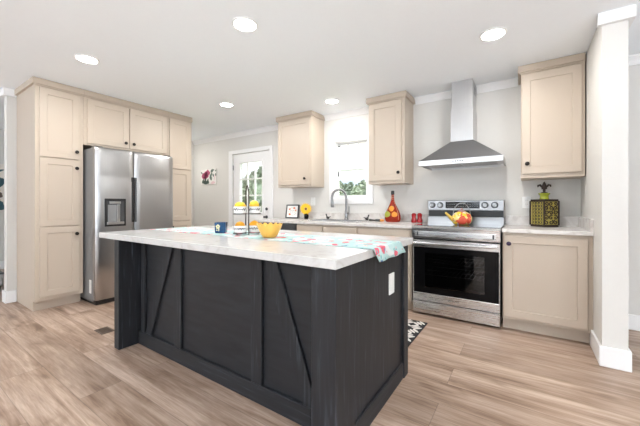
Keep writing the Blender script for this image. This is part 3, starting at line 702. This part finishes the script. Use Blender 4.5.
# ---- table runner: lies across the counter and drops over its right end
bm = B(); rows = []
path = [(-2.74, TZ+.002)] + [(-2.74+q*.1, TZ+.002) for q in range(1, 21)] + [(-.66, TZ+.002), (-.63, TZ+.003), (-.612, TZ+.002), (-.606, TZ-.008), (-.602, TZ-.026), (-.597, TZ-.045), (-.592, TZ-.064)]
for i, (x, z) in enumerate(path):
    hang = max(0, TZ-z); sk = .55*hang
    row = []
    for q in range(13):
        f = q/12; y = 1.385+.385*f+sk+(.012*math.sin(x*2.2))
        row.append((x+(.006*math.sin(q*1.1)*min(1, hang*20)), y, z+(.0015*(1+math.sin(x*9+q))/2 if hang == 0 else 0)))
    rows.append(row)
vt = [[bm.verts.new(p) for p in r] for r in rows]
for a, b in zip(vt, vt[1:]):
    for q in range(12): bm.faces.new((a[q], a[q+1], b[q+1], b[q]))
run = obj('table_runner', bm, M['runner'], None, True, base=(-1.7, 1.58, TZ))
run.modifiers.new('cloth', 'SOLIDIFY').thickness = .0016
tag(run, 'long aqua floral table runner along the island top, end hanging over', 'table runner')
ZT = TZ+.005

# ---- things on the island
mx, my = -1.905, 1.478
mx, my = -1.93, 1.52
t = thing('square_mug', (mx, my, ZT), 'small square deep blue cup with pale flower on the island', 'cup', rz=math.radians(35))
bm = B(); s = .039; h = .079
def ringsq(bm, s, z, r=.012, n=4):
    out = []
    for cxs, cys, a0 in ((1, 1, 0), (-1, 1, 90), (-1, -1, 180), (1, -1, 270)):
        for q in range(n+1):
            a = math.radians(a0+90*q/n); out.append(bm.verts.new((cxs*(s-r)+r*math.cos(a), cys*(s-r)+r*math.sin(a), z)))
    return out
R = [ringsq(bm, s*.94, 0), ringsq(bm, s, .012), ringsq(bm, s*1.05, h), ringsq(bm, s*.98, h), ringsq(bm, s*.93, .012)]
for a, b in zip(R, R[1:]):
    for q in range(len(a)): bm.faces.new((a[q], a[(q+1) % len(a)], b[(q+1) % len(a)], b[q]))
bm.faces.new(R[0][::-1]); bm.faces.new(R[-1]); cup = obj('cup_body', bm, M['blue'], t, True, local=True)
bm = B()
for q in range(5):
    a = 2*PI*q/5+.3; ball(bm, (-.012+.010*math.cos(a), -s*1.03, .048+.011*math.sin(a)), .008, (1, .25, 1), 1)
ball(bm, (-.006, -s*1.02, .024), .010, (.5, .25, 1.1), 1); ball(bm, (-.02, -s*1.02, .022), .008, (.9, .25, .6), 1)
obj('flower', bm, M['cream'], cup, local=True)

sx, sy = -1.66, 1.535
RZ = math.radians(60)
def cw(a, b, z=0):                                       # a along the stand, b away from the room's front
    return (sx+a*math.cos(RZ)-b*math.sin(RZ), sy+a*math.sin(RZ)+b*math.cos(RZ), z)
t = thing('tiered_stand', (sx, sy, ZT), 'two-tier dark wire stand holding four white bowls on the island', 'stand')
bm = B()
for b in (-.046, .046):
    tube(bm, [cw(0, b, ZT), cw(0, b, ZT+.30)], .0042, 8)
tube(bm, [cw(0, -.046+.092*q/12, ZT+.30+.052*math.sin(PI*q/12)) for q in range(13)], .0042, 8)
obj('post', bm, M['iron'], t, True)
for z in (.012, .148):
    bm = B()
    for a in (-.051, .051): tube(bm, [cw(a+.048*math.cos(2*PI*q/20), .046*math.sin(2*PI*q/20), ZT+z) for q in range(21)], .003, 6)
    tube(bm, [cw(0, -.046, ZT+z), cw(0, .046, ZT+z)], .003, 6)
    if z < .1:
        for a in (-.075, .075):
            for b in (-.02, .02): tube(bm, [cw(a, b, ZT), cw(a*.95, b, ZT+z)], .003, 6)
    obj('tier_ring', bm, M['iron'], t, True)
def stand_bowl(a, z, word):
    bm = B(); c = cw(a, 0, ZT+z+.003)
    lathe(bm, [(.034, 0), (.043, .004), (.0486, .05), (.0465, .05), (.040, .008)], c, 24); o = obj('bowl', bm, M['white_ceramic'], t, True)
    bm = B(); c2 = Vector(c); pts = []
    for q in range(41):
        f = q/40; an = math.radians(46)-PI/2+(f-.5)*1.9; rr = .0482
        pts.append((c2.x+rr*math.cos(an), c2.y+rr*math.sin(an), c2.z+.030+.0085*math.sin(f*34+word)*(.6+.4*math.sin(f*9+word))))
    tube(bm, pts, .0021, 5); obj('handwriting', bm, M['script'], o, True)
    return c
def fruit(name, m, a, b, z, r, sq, label, cat, group):
    bm = B(); c = cw(a, b, ZT+z+.003+.006+r*sq[2]); rot = Matrix.Rotation(RZ, 3, 'Z')
    ball(bm, c, r, sq, 3, rot)
    tp = rot @ Vector((sq[0]*r, 0, 0)) if sq[0] > 1 else Vector((0, 0, r*sq[2]))
    if sq[0] > 1: tube(bm, [Vector(c)+tp*.93, Vector(c)+tp*1.12], [.009, .004], 8)
    else: tube(bm, [Vector(c)+tp*.97, Vector(c)+tp*1.03], [.005, .004], 8)
    tag(obj(name, bm, m, None, True, base=(c[0], c[1], c[2]-r*sq[2])), label, cat, group)
for z, lw in ((.012, 0), (.148, 1)):
    for a in (-.051, .051):
        stand_bowl(a, z, a*70+lw*3)
fruit('lemon', M['lemon'], -.051, 0, .148+.010, .036, (1.12, .95, .95), 'yellow lemon in the left bowl of the top tier', 'lemon', 'fruit on the tiered stand')
fruit('lemon', M['lemon'], .051, 0, .148+.012, .036, (.96, .96, 1.08), 'taller yellow lemon in the right bowl of the top tier', 'lemon', 'fruit on the tiered stand')
fruit('orange', M['orange'], -.051, 0, .012+.004, .036, (1, 1, .97), 'orange in the left bowl of the bottom tier', 'orange', 'fruit on the tiered stand')
fruit('orange', M['orange'], .051, 0, .012+.004, .038, (1, 1, .97), 'orange in the right bowl of the bottom tier', 'orange', 'fruit on the tiered stand')

bx_, by_ = -1.393, 1.482
bm = B()
def scal(r, z, a):
    k = max(0, (z-.064)/.028); return r*(1+.03*k*math.cos(14*a)), z-(.014*k*(1-abs(math.cos(7*a))) if k > 0 else 0)
lathe(bm, [(.035, 0), (.042, .002), (.056, .020), (.070, .050), (.080, .075), (.084, .092), (.080, .091), (.066, .050), (.052, .020), (.03, .008)], (bx_, by_, ZT), 84, True, scal)
tag(obj('scalloped_bowl', bm, M['yellow'], None, True, base=(bx_, by_, ZT)), 'yellow bowl with scalloped petal rim on the island runner', 'bowl')

# ================================================================== THINGS ON THE BACK COUNTERS
Z9 = CT1
# framed floral print, leaning on the backsplash
t = thing('framed_print', (-3.01, 3.70, Z9), 'small square dark-framed print with orange flower wreath on the counter', 'picture', rz=math.radians(14)); t.rotation_euler = (math.radians(-12), 0, math.radians(14))
bm = B(); s = .108
for a in ((-s, -s+.017, 0, 2*s), (s-.017, s, 0, 2*s), (-s+.017, s-.017, 0, .017), (-s+.017, s-.017, 2*s-.017, 2*s)): box(bm, a[0], a[1], -.012, .012, a[2], a[3], .002)
obj('frame', bm, M['charcoal'], t, local=True)
bm = B(); box(bm, -s+.017, s-.017, -.003, .006, .017, 2*s-.017); pr = obj('print', bm, M['paper'], t, local=True)
cor = pm('coral_orange_print', (.80, .20, .07), .6, var=.3, scale=60)
for a, r in ((.3, .014), (1.05, .018), (2.5, .016), (3.95, .018)):
    bm = B(); ball(bm, (.058*math.cos(a), -.004, s+.062*math.sin(a)), r, (1, .12, .85), 2); obj('flower', bm, cor, pr, local=True)
bm = B()
for q in range(14):
    a = 2*PI*q/14; ball(bm, (.062*math.cos(a), -.0035, s+.062*math.sin(a)), .010, (1, .1, .45), 1)
obj('wreath_leaves', bm, pm('pale_green_print', (.50, .55, .35), .6), pr, local=True)
bm = B()
for zz, w, ph in ((s+.015, .036, 0), (s-.008, .042, 2)): tube(bm, [(-w+2*w*q/30, -.0035, zz+.005*math.sin(q*1.25+ph)) for q in range(31)], .0011, 4)
obj('script_lines', bm, M['charcoal'], pr, local=True)
# sunflower in a black vase
vx, vy = -2.70, 3.66
t = thing('sunflower_vase', (vx, vy, Z9), 'yellow sunflower in a small black vase beside the framed print', 'vase')
bm = B(); lathe(bm, [(.026, 0), (.033, .01), (.036, .05), (.030, .082), (.032, .09), (.026, .089), (.028, .05)], (vx, vy, Z9), 20); obj('vase', bm, M['black_gloss'], t, True)
fc = Vector((vx+.012, vy-.03, Z9+.150)); rf = Matrix.Rotation(math.radians(30), 3, 'Z')
bm = B(); tube(bm, [(vx, vy, Z9+.05), (vx, vy, Z9+.12), (vx, vy-.018, Z9+.145)], .004, 8); fl = obj('stem', bm, pm('green_stem', (.12, .22, .05), .6), t, True)
bm = B()
for lay, (n, rl, off) in enumerate(((16, .070, 0), (16, .058, .5))):
    for q in range(n):
        a = 2*PI*(q+off)/n; d = Vector((math.cos(a), 0, math.sin(a))); s_ = Vector((-d.z, 0, d.x)); y = -.004-.006*lay
        ps = [d*.015, d*rl*.55+s_*.0115, d*rl, d*rl*.55-s_*.0115]; vv = [bm.verts.new(fc+rf @ (p*1.36+Vector((0, y+.010*(p.length/.07)**2, 0)))) for p in ps]; v2 = [bm.verts.new(v.co+rf @ Vector((0, .002, 0))) for v in vv]
        bm.faces.new(vv); bm.faces.new(v2[::-1])
        for k2 in range(4): bm.faces.new((vv[k2], vv[(k2+1) % 4], v2[(k2+1) % 4], v2[k2]))
obj('petals', bm, M['petal'], t)
bm = B(); ball(bm, fc+rf @ Vector((0, -.010, 0)), .019, (1, .5, 1), 2, rf); obj('flower_centre', bm, M['seed'], t, True)
# decorative oil bottle with peppers
ox, oy = -1.352, 3.62
t = thing('oil_bottle', (ox, oy, Z9), 'teardrop red bottle packed with peppers, right of the sink', 'bottle')
fl = lambda r, z, a: (r*math.sqrt(math.cos(a)**2+(.55*math.sin(a))**2), z)
bm = B(); lathe(bm, [(.078, 0), (.092, .012), (.100, .045), (.096, .085), (.080, .130), (.056, .180), (.034, .225), (.020, .265), (.0155, .30), (.0165, .335)], (ox, oy, Z9), 32, True, fl); obj('bottle_body', bm, M['red_glass'], t, True)
bm = B(); lathe(bm, [(.019, .335), (.021, .342), (.021, .375), (.018, .382)], (ox, oy, Z9), 18); obj('stopper', bm, M['black'], t, True)
for a, z, r, m in ((-.046, .088, .043, 'green_fruit'), (.036, .086, .040, 'peach'), (-.002, .158, .036, 'peach'), (.0, .040, .024, 'red_ceramic')):
    bm = B(); ball(bm, (ox+a, oy-.038+.10*max(0, z-.09), Z9+z), r, (1, .62, 1.05), 3); tube(bm, [(ox+a, oy-.052+.10*max(0, z-.09), Z9+z+r*.8), (ox+a+.004, oy-.055+.10*max(0, z-.09), Z9+z+r*1.12)], [.006, .003], 8); obj('pepper', bm, M[m], t, True)
bm = B(); tube(bm, [(ox+.016*math.cos(a*.7), oy-.012+.014*math.sin(a*.7)-.01, Z9+.27+.003*a) for a in range(0, 20)], .003, 6)
tube(bm, [(ox+.02, oy-.02, Z9+.26), (ox+.06, oy-.032, Z9+.17), (ox+.085, oy-.035, Z9+.09), (ox+.09, oy-.05, Z9+.03)], .003, 6); obj('twine', bm, M['twine'], t, True)
# red shakers
for xx, yy, label in ((-1.094, 3.628, 'red waisted shaker, the left of the pair beside the range'), (-1.030, 3.640, 'red waisted shaker, the right of the pair, closest to the range')):
    t = thing('shaker', (xx, yy, Z9), label, 'shaker', 'red shakers by the range')
    bm = B(); lathe(bm, [(.027, 0), (.032, .008), (.031, .03), (.022, .055), (.027, .082), (.030, .094), (.025, .100)], (xx, yy, Z9), 20); obj('shaker_body', bm, M['red_ceramic'], t, True)
    bm = B(); lathe(bm, [(.022, .100), (.018, .109), (.007, .113)], (xx, yy, Z9), 16); obj('cap', bm, M['red_ceramic'], t, True)
# dark dish brush lying on the counter
t = thing('dish_brush', (-1.52, 3.60, Z9), 'dark slender brush with orange end lying left of the red bottle', 'brush')
bm = B(); tube(bm, [(-1.665, 3.625, Z9+.016), (-1.60, 3.61, Z9+.014), (-1.53, 3.60, Z9+.013)], [.014, .010, .011], 10); obj('handle', bm, M['black'], t, True)
bm = B(); box(bm, -1.57, -1.50, 3.58, 3.615, Z9+.001, Z9+.03, .008, 2); obj('head', bm, M['charcoal'], t, True)
bm = B(); tube(bm, [(-1.50, 3.598, Z9+.016), (-1.475, 3.592, Z9+.018), (-1.455, 3.588, Z9+.016)], [.015, .017, .010], 10); obj('tip', bm, pm('orange_plastic', (.85, .35, .08), .4), t, True)

# kettle on the cooktop
kx, ky, kz = -.545, 3.44, .898
t = thing('fruit_kettle', (kx, ky, kz), 'round kettle with painted red and yellow fruit on the range', 'kettle')
kmat = blots('fruit_painted_enamel', (.82, .66, .25), [((.62, .10, .05), .42, 3), ((.88, .55, .05), .36, 1), ((.75, .72, .70), .22, 5), ((.30, .12, .20), .18, 2)], 13, rough=.25)
bm = B(); lathe(bm, [(.060, 0), (.082, .012), (.098, .045), (.098, .075), (.080, .112), (.050, .132), (.030, .138)], (kx, ky, kz), 32); kb = obj('kettle_body', bm, kmat, t, True)
bm = B(); lathe(bm, [(.040, .134), (.040, .140), (.020, .150), (.008, .152), (.012, .165), (.006, .172)], (kx, ky, kz), 20); obj('lid', bm, pm('plum_enamel', (.40, .22, .20), .3), t, True)
bm = B(); tube(bm, [(kx-.075, ky-.045, kz+.05), (kx-.105, ky-.075, kz+.085), (kx-.135, ky-.105, kz+.125)], [.022, .016, .010], 12); obj('spout', bm, pm('mustard_enamel', (.75, .50, .10), .3), t, True)
bm = B(); tube(bm, [(kx-.085*math.cos(PI*q/20)*.9+.035*0, ky+.055*math.cos(PI*q/20)*-.6, kz+.10+.125*math.sin(PI*q/20)) for q in range(21)], .0045, 8); obj('handle', bm, M['nickel'], t, True)
bm = B(); ball(bm, (kx+.02, ky-.085, kz+.045), .045, (1, .5, .85), 3); ball(bm, (kx+.07, ky-.055, kz+.05), .030, (.9, .8, 1.1), 3); obj('fruit_relief', bm, pm('red_apple_relief', (.55, .07, .03), .3, var=.3, scale=18), kb, True)

# iron and glass canister on the right counter
jx, jy = .152, 3.64
t = thing('iron_canister', (jx, jy, Z9), 'square green canister with iron scrollwork and fleur-de-lis finial on right counter', 'canister', rz=math.radians(42))
J = .078; JH = .262
bm = B(); box(bm, -J+.006, J-.006, -J+.006, J-.006, .012, JH-.012); jar = obj('jar_body', bm, M['gold_green'], t, local=True)
bm = B(); box(bm, -J, J, -J, J, 0, .022, .003); box(bm, -J, J, -J, J, JH-.022, JH, .003)
for a in (-1, 1):
    for b in (-1, 1): box(bm, a*J-.006, a*J+.006, b*J-.006, b*J+.006, .015, JH-.015, .002)
obj('iron_frame', bm, M['iron'], t, local=True)
def scroll_face(kind, P):
    bm = B()
    if kind == 'scroll':
        for r in range(5):
            for c in range(3):
                u0 = -.048+c*.048; z0 = .046+r*.043; s_ = 1 if (r+c) % 2 else -1
                tube(bm, [P(u0+s_*(.003+.0017*q)*math.cos(.62*q+r), z0+(.003+.0017*q)*math.sin(.62*q+r)) for q in range(13)], .0050, 6)
    else:
        for c in range(4): u0 = -.052+c*.035; tube(bm, [P(u0, .02), P(u0, JH-.02)], .0028, 5)
        for r in range(7):
            for c in range(3):
                u0 = -.035+c*.035; z0 = .042+r*.031
                tube(bm, [P(u0+.011*math.cos(2*PI*q/8), z0+.011*math.sin(2*PI*q/8)) for q in range(9)], .0024, 5)
    obj('scrollwork', bm, M['iron'], jar, local=True)
scroll_face('scroll', lambda u, z: (u, -J+.004, z)); scroll_face('grid', lambda u, z: (-J+.004, u, z)); scroll_face('scroll', lambda u, z: (J-.004, u, z)); scroll_face('grid', lambda u, z: (u, J-.004, z))
bm = B(); lathe(bm, [(.040, JH), (.036, JH+.012), (.034, JH+.035), (.045, JH+.052), (.048, JH+.058), (.030, JH+.060)], (0, 0, 0), 20, True, lambda r, z, a: (r*(1+.10*(z > JH+.045)*math.cos(8*a)), z)); obj('lid_neck', bm, M['lime'], t, True, local=True)
bm = B(); zz = JH+.060
lathe(bm, [(.028, zz), (.026, zz+.006), (.010, zz+.012), (.012, zz+.03)], (0, 0, 0), 16)
rz_ = Matrix.Rotation(math.radians(-42), 3, 'Z')
def fp(u, z): return rz_ @ Vector((u, 0, z))
tube(bm, [fp(0, zz+.02), fp(0, zz+.05), fp(0, zz+.075), fp(0, zz+.098), fp(0, zz+.112)], [.009, .014, .017, .010, .001], 12)
for s_ in (-1, 1): tube(bm, [fp(s_*.004, zz+.035), fp(s_*.016, zz+.058), fp(s_*.034, zz+.078), fp(s_*.048, zz+.074), fp(s_*.050, zz+.058)], [.006, .009, .011, .009, .005], 10)
tube(bm, [fp(-.022, zz+.042), fp(.022, zz+.042)], .006, 10); obj('finial', bm, M['iron'], t, True, local=True)

# ================================================================== WALL PLATES, PICTURES, FLOOR THINGS
def plate(x, z, w, h, label, dots):
    t = thing('wall_outlet', (x, YB-.003, z-h/2), label, 'outlet')
    bm = B(); box(bm, x-w/2, x+w/2, YB-.006, YB, z-h/2, z+h/2, .002, 2); obj('cover_plate', bm, M['white'], t)
    for dz in dots:
        bm = B(); box(bm, x-.016, x+.016, YB-.009, YB-.006, z+dz-.014, z+dz+.014, .002); s_ = obj('socket', bm, M['white'], t)
        bm = B()
        for a in (-.006, .006): box(bm, x+a-.001, x+a+.001, YB-.0095, YB-.0088, z+dz-.002, z+dz+.007)
        obj('slots', bm, M['charcoal'], s_)
plate(.012, 1.128, .075, .118, 'white outlet plate on the wall left of the iron canister', (-.02, .02))
plate(-2.665, 1.155, .075, .118, 'white outlet plate on the wall above the sunflower', (-.02, .02))

px = -5.163
t = thing('floral_canvas', (px, YB-.02, 1.50), 'small white canvas with pink rose hung on back wall left of the door', 'picture')
bm = B(); box(bm, px-.235, px+.235, YB-.022, YB, 1.50, 1.80, .003); cv = obj('canvas', bm, M['canvas_a'], t)
def spots(name, m, parent, F, pts):
    bm = B()
    for u, z, r, q, ang in pts:
        n = 14; w = random.random()*6
        ring = [(r*(1+.18*math.sin(3*2*PI*k/n+w))*math.cos(2*PI*k/n), q*(1+.18*math.sin(4*2*PI*k/n+w))*math.sin(2*PI*k/n)) for k in range(n)]
        prism(bm, [(u+a*math.cos(ang)-b*math.sin(ang), z+a*math.sin(ang)+b*math.cos(ang)) for a, b in ring], lambda a, b, n_: F(a, n_, b), 0, .0018)
    return obj(name, bm, m, parent)
FP = YF(YB-.022); U = lambda f: px-.235+.47*f; Z = lambda f: 1.80-.30*f
spots('leaves', M['leafgreen'], cv, FP, [(U(.66), Z(.55), .065, .030, 1.9), (U(.32), Z(.85), .10, .035, 0), (U(.30), Z(.72), .06, .03, 1.3), (U(.14), Z(.76), .05, .025, 1.0), (U(.47), Z(.78), .05, .03, 1.6), (U(.75), Z(.10), .055, .028, .3), (U(.70), Z(.35), .05, .02, 1.2), (U(.97), Z(.12), .02, .015, 0), (U(.97), Z(.38), .018, .03, 0), (U(.82), Z(.40), .02, .03, .5), (U(.05), Z(.20), .03, .015, -.7)])
spots('rose', M['rose'], cv, FP, [(U(.22), Z(.42), .078, .062, .4), (U(.45), Z(.24), .072, .060, .2), (U(.36), Z(.42), .075, .055, .5), (U(.33), Z(.30), .06, .05, 0)])
spots('rose_shading', pm('deep_rose_paint', (.27, .04, .09), .7), cv, XF(0) if False else YF(YB-.0242), [(U(.30), Z(.36), .020, .012, .8), (U(.45), Z(.40), .028, .012, .3), (U(.22), Z(.50), .03, .010, .2), (U(.42), Z(.22), .018, .012, 1)])
spots('pink_wash', M['pink'], cv, FP, [(U(.80), Z(.88), .07, .025, .1), (U(.92), Z(.55), .018, .06, 0)])

# painting and footstool of the room on the left
t = thing('floral_painting', (-7.48, .95, 1.0), 'large pale painting with dark teal blossoms seen through the opening at far left', 'picture')
bm = B(); box(bm, -7.498, -7.47, .52, 1.345, 1.0, 1.81, .003); cv = obj('canvas', bm, M['canvas_b'], t)
FQ = XF(-7.47)
spots('blossoms', M['teal'], cv, FQ, [(1.27, 1.50, .10, .085, 0), (1.27, 1.08, .09, .085, .4), (.95, 1.42, .13, .11, 0), (.72, 1.15, .11, .10, 0), (1.05, 1.12, .10, .08, 0), (1.22, 1.66, .12, .03, .4)])
spots('stems', M['brown_paint'], cv, FQ, [(1.25, 1.26, .09, .05, .3), (.85, 1.25, .14, .03, .8), (.75, 1.55, .12, .03, -.6)])
fx0, fy0 = -5.75, .93
t = thing('footstool', (fx0, fy0, 0), 'low grey patterned footstool in the room beyond the left opening', 'footstool')
bm = B(); box(bm, fx0-.25, fx0+.25, fy0-.36, fy0+.06, .07, .235, .03, 3); obj('cushion', bm, M['grey_fabric'], t, True)
bm = B(); box(bm, fx0-.255, fx0+.255, fy0-.365, fy0+.065, .225, .245, .008, 2); obj('piping', bm, M['charcoal'], t, True)
for a in (-.21, .21):
    for b in (-.32, .02): bm = B(); tube(bm, [(fx0+a, fy0+b, 0), (fx0+a, fy0+b, .075)], [.012, .018], 10); obj('leg', bm, M['black'], t, True)

# patterned kitchen mat between island and range
t = thing('kitchen_rug', (-1.35, 2.56, 0), 'black and white scalloped loop pattern kitchen mat between island and range', 'rug')
bm = B(); RX0, RX1, RY0, RY1 = -1.95, -.752, 2.18, 2.92
box(bm, RX0, RX1, RY0, RY1, .001, .007, .002); rg = obj('mat', bm, M['rug_black'], t)
bm = B(); p = .098
for i in range(12):
    for j in range(7):
        cxr, cyr = RX1-.062-p*i, RY1-.060-.103*j; s_ = 1 if (i+j) % 2 else -1
        for k in range(3):
            ang = s_*.75; d = (k-1)*.031
            pts = [(.041*math.cos(2*PI*q/14), .0128*math.sin(2*PI*q/14)) for q in range(14)]
            prism(bm, [(cxr+d*-math.sin(ang)+a*math.cos(ang)-b*math.sin(ang), cyr+d*math.cos(ang)+a*math.sin(ang)+b*math.cos(ang)) for a, b in pts], lambda a, b, n: (a, b, n), .007, .0082)
obj('loop_pattern', bm, pm('off_white_yarn', (.70, .67, .63), .9, var=.1, scale=60), rg)

# floor register
bm = B(); vx0, vx1, vy0, vy1 = -3.14, -2.985, 1.125, 1.225
for q in range(9): a = vx0+.012+q*(vx1-vx0-.03)/8; box(bm, a, a+.007, vy0+.012, vy1-.012, .001, .004)
for a in ((vx0, vx1, vy0, vy0+.012), (vx0, vx1, vy1-.012, vy1), (vx0, vx0+.012, vy0+.012, vy1-.012), (vx1-.012, vx1, vy0+.012, vy1-.012)): box(bm, a[0], a[1], a[2], a[3], 0, .005)
box(bm, vx0+.01, vx1-.01, vy0+.01, vy1-.01, 0, .0015)
tag(obj('floor_vent', bm, M['vent'], None, base=((vx0+vx1)/2, (vy0+vy1)/2, 0)), 'small brown slotted floor register in front of the refrigerator', 'vent')

# ================================================================== RECESSED CEILING LIGHTS
def downlight(x, y, label, watts=LAMP):
    t = thing('recessed_ceiling_light', (x, y, ZC), label, 'ceiling light')
    bm = B(); lathe(bm, [(.092, 0), (.092, -.004), (.080, -.010), (.074, -.004), (.074, 0)], (x, y, ZC), 32, False); obj('trim_ring', bm, M['white'], t, True)
    bm = B(); lathe(bm, [(.074, -.0005), (.073, -.0045), (.04, -.006)], (x, y, ZC), 32); obj('lens', bm, M['lamp'], t, True)
    d = bpy.data.lights.new('lamp_light', 'AREA'); d.shape = 'DISK'; d.size = .14; d.energy = watts; d.color = (1, .975, .94)
    o = bpy.data.objects.new('lamp_light', d); COL.objects.link(o); o.parent = t; o.location = (0, 0, -.012)
downlight(-3.255, 1.11, 'lit recessed ceiling light in front of the tall pantry cabinet, nearest the left')
downlight(-1.683, 1.535, 'lit recessed ceiling light above the middle of the island, largest in view')
downlight(-.204, 2.679, 'lit recessed ceiling light right of the range hood')
downlight(-3.227, 2.627, 'lit recessed ceiling light above the floor between refrigerator and back door')
downlight(-5.30, 2.98, 'added ceiling light brightening the passage beside the back door, out of sight behind the pantry', 2.5)  # unseen lamp, added to light the back corner
downlight(-2.017, 3.277, 'lit recessed ceiling light just in front of the sink window', 3.0)

# ================================================================== OUTSIDE
bm = B(); box(bm, -60, 20, 3.95, 60, -.7, -.6); g = obj('ground', bm, M['grass']); g['kind'] = 'structure'
def tree_mesh(seed, h, w, m):
    rnd = random.Random(seed); bm = B()
    for k in range(620):
        f = rnd.random()**.8; z = h*(.12+.88*f); r = w*(1-f)**.6*(.55+.45*rnd.random())*(1+.25*math.sin(9*f+seed)); a = rnd.random()*2*PI
        c = Vector((r*math.cos(a), r*math.sin(a), z)); s = .16+.16*rnd.random()
        n1 = Vector((rnd.uniform(-1, 1), rnd.uniform(-1, 1), rnd.uniform(-1, 1))).normalized(); n2 = n1.orthogonal().normalized()
        bm.faces.new([bm.verts.new(c+q) for q in (n1*s, n2*s*.6, -n1*s, -n2*s*.6)])
    ball(bm, (0, 0, h*.45), w*.62, (1, 1, h*.62/w), 2)
    return bm
tree_n = 0
def tree(x, y, h, w, label, m, grp):
    global tree_n
    t = thing('tree', (x, y, -.6), label, 'tree', grp)
    bm = tree_mesh(tree_n*3+1, h, w, m); tree_n += 1; f = obj('foliage', bm, m, t, local=True)
    bm = B(); tube(bm, [(0, 0, 0), (0, 0, h*.5)], [.16, .08], 8); obj('trunk', bm, M['bark'], t, local=True)
for k, (f, h, w) in enumerate(((-.60, 4.0, 1.1), (-.555, 4.1, 1.1), (-.51, 3.9, 1.1), (-.465, 4.0, 1.1), (-.58, 4.4, 1.3), (-.535, 4.2, 1.3), (-.485, 4.4, 1.3), (-.44, 4.2, 1.3))):
    y = (26, 34, 28, 36, 42, 30, 40, 32)[k]; h = .6+1.1+(h-1.7)*y/31; w = w*y/31
    tree(f*y, y, h, w, 'dark green tree in the tree line seen through the sink window', M['leaf2' if k % 2 else 'leaf'], 'tree line outside the sink window')
for k, (f, h, w) in enumerate(((-1.17, 5.4, 1.1), (-1.08, 4.5, 1.0), (-.99, 5.2, 1.2), (-1.125, 4.6, 1.2), (-1.04, 4.9, 1.3), (-.955, 5.4, 1.2))):
    y = (18, 21, 19.5, 25, 28, 24)[k]; w = w*y/21; h = 1.7+(h-1.7)*y/21
    tree(f*y, y, h, w, 'leafy green tree in the tree line seen through the back door glass', M['leaf' if k % 2 else 'leaf2'], 'tree line outside the back door')
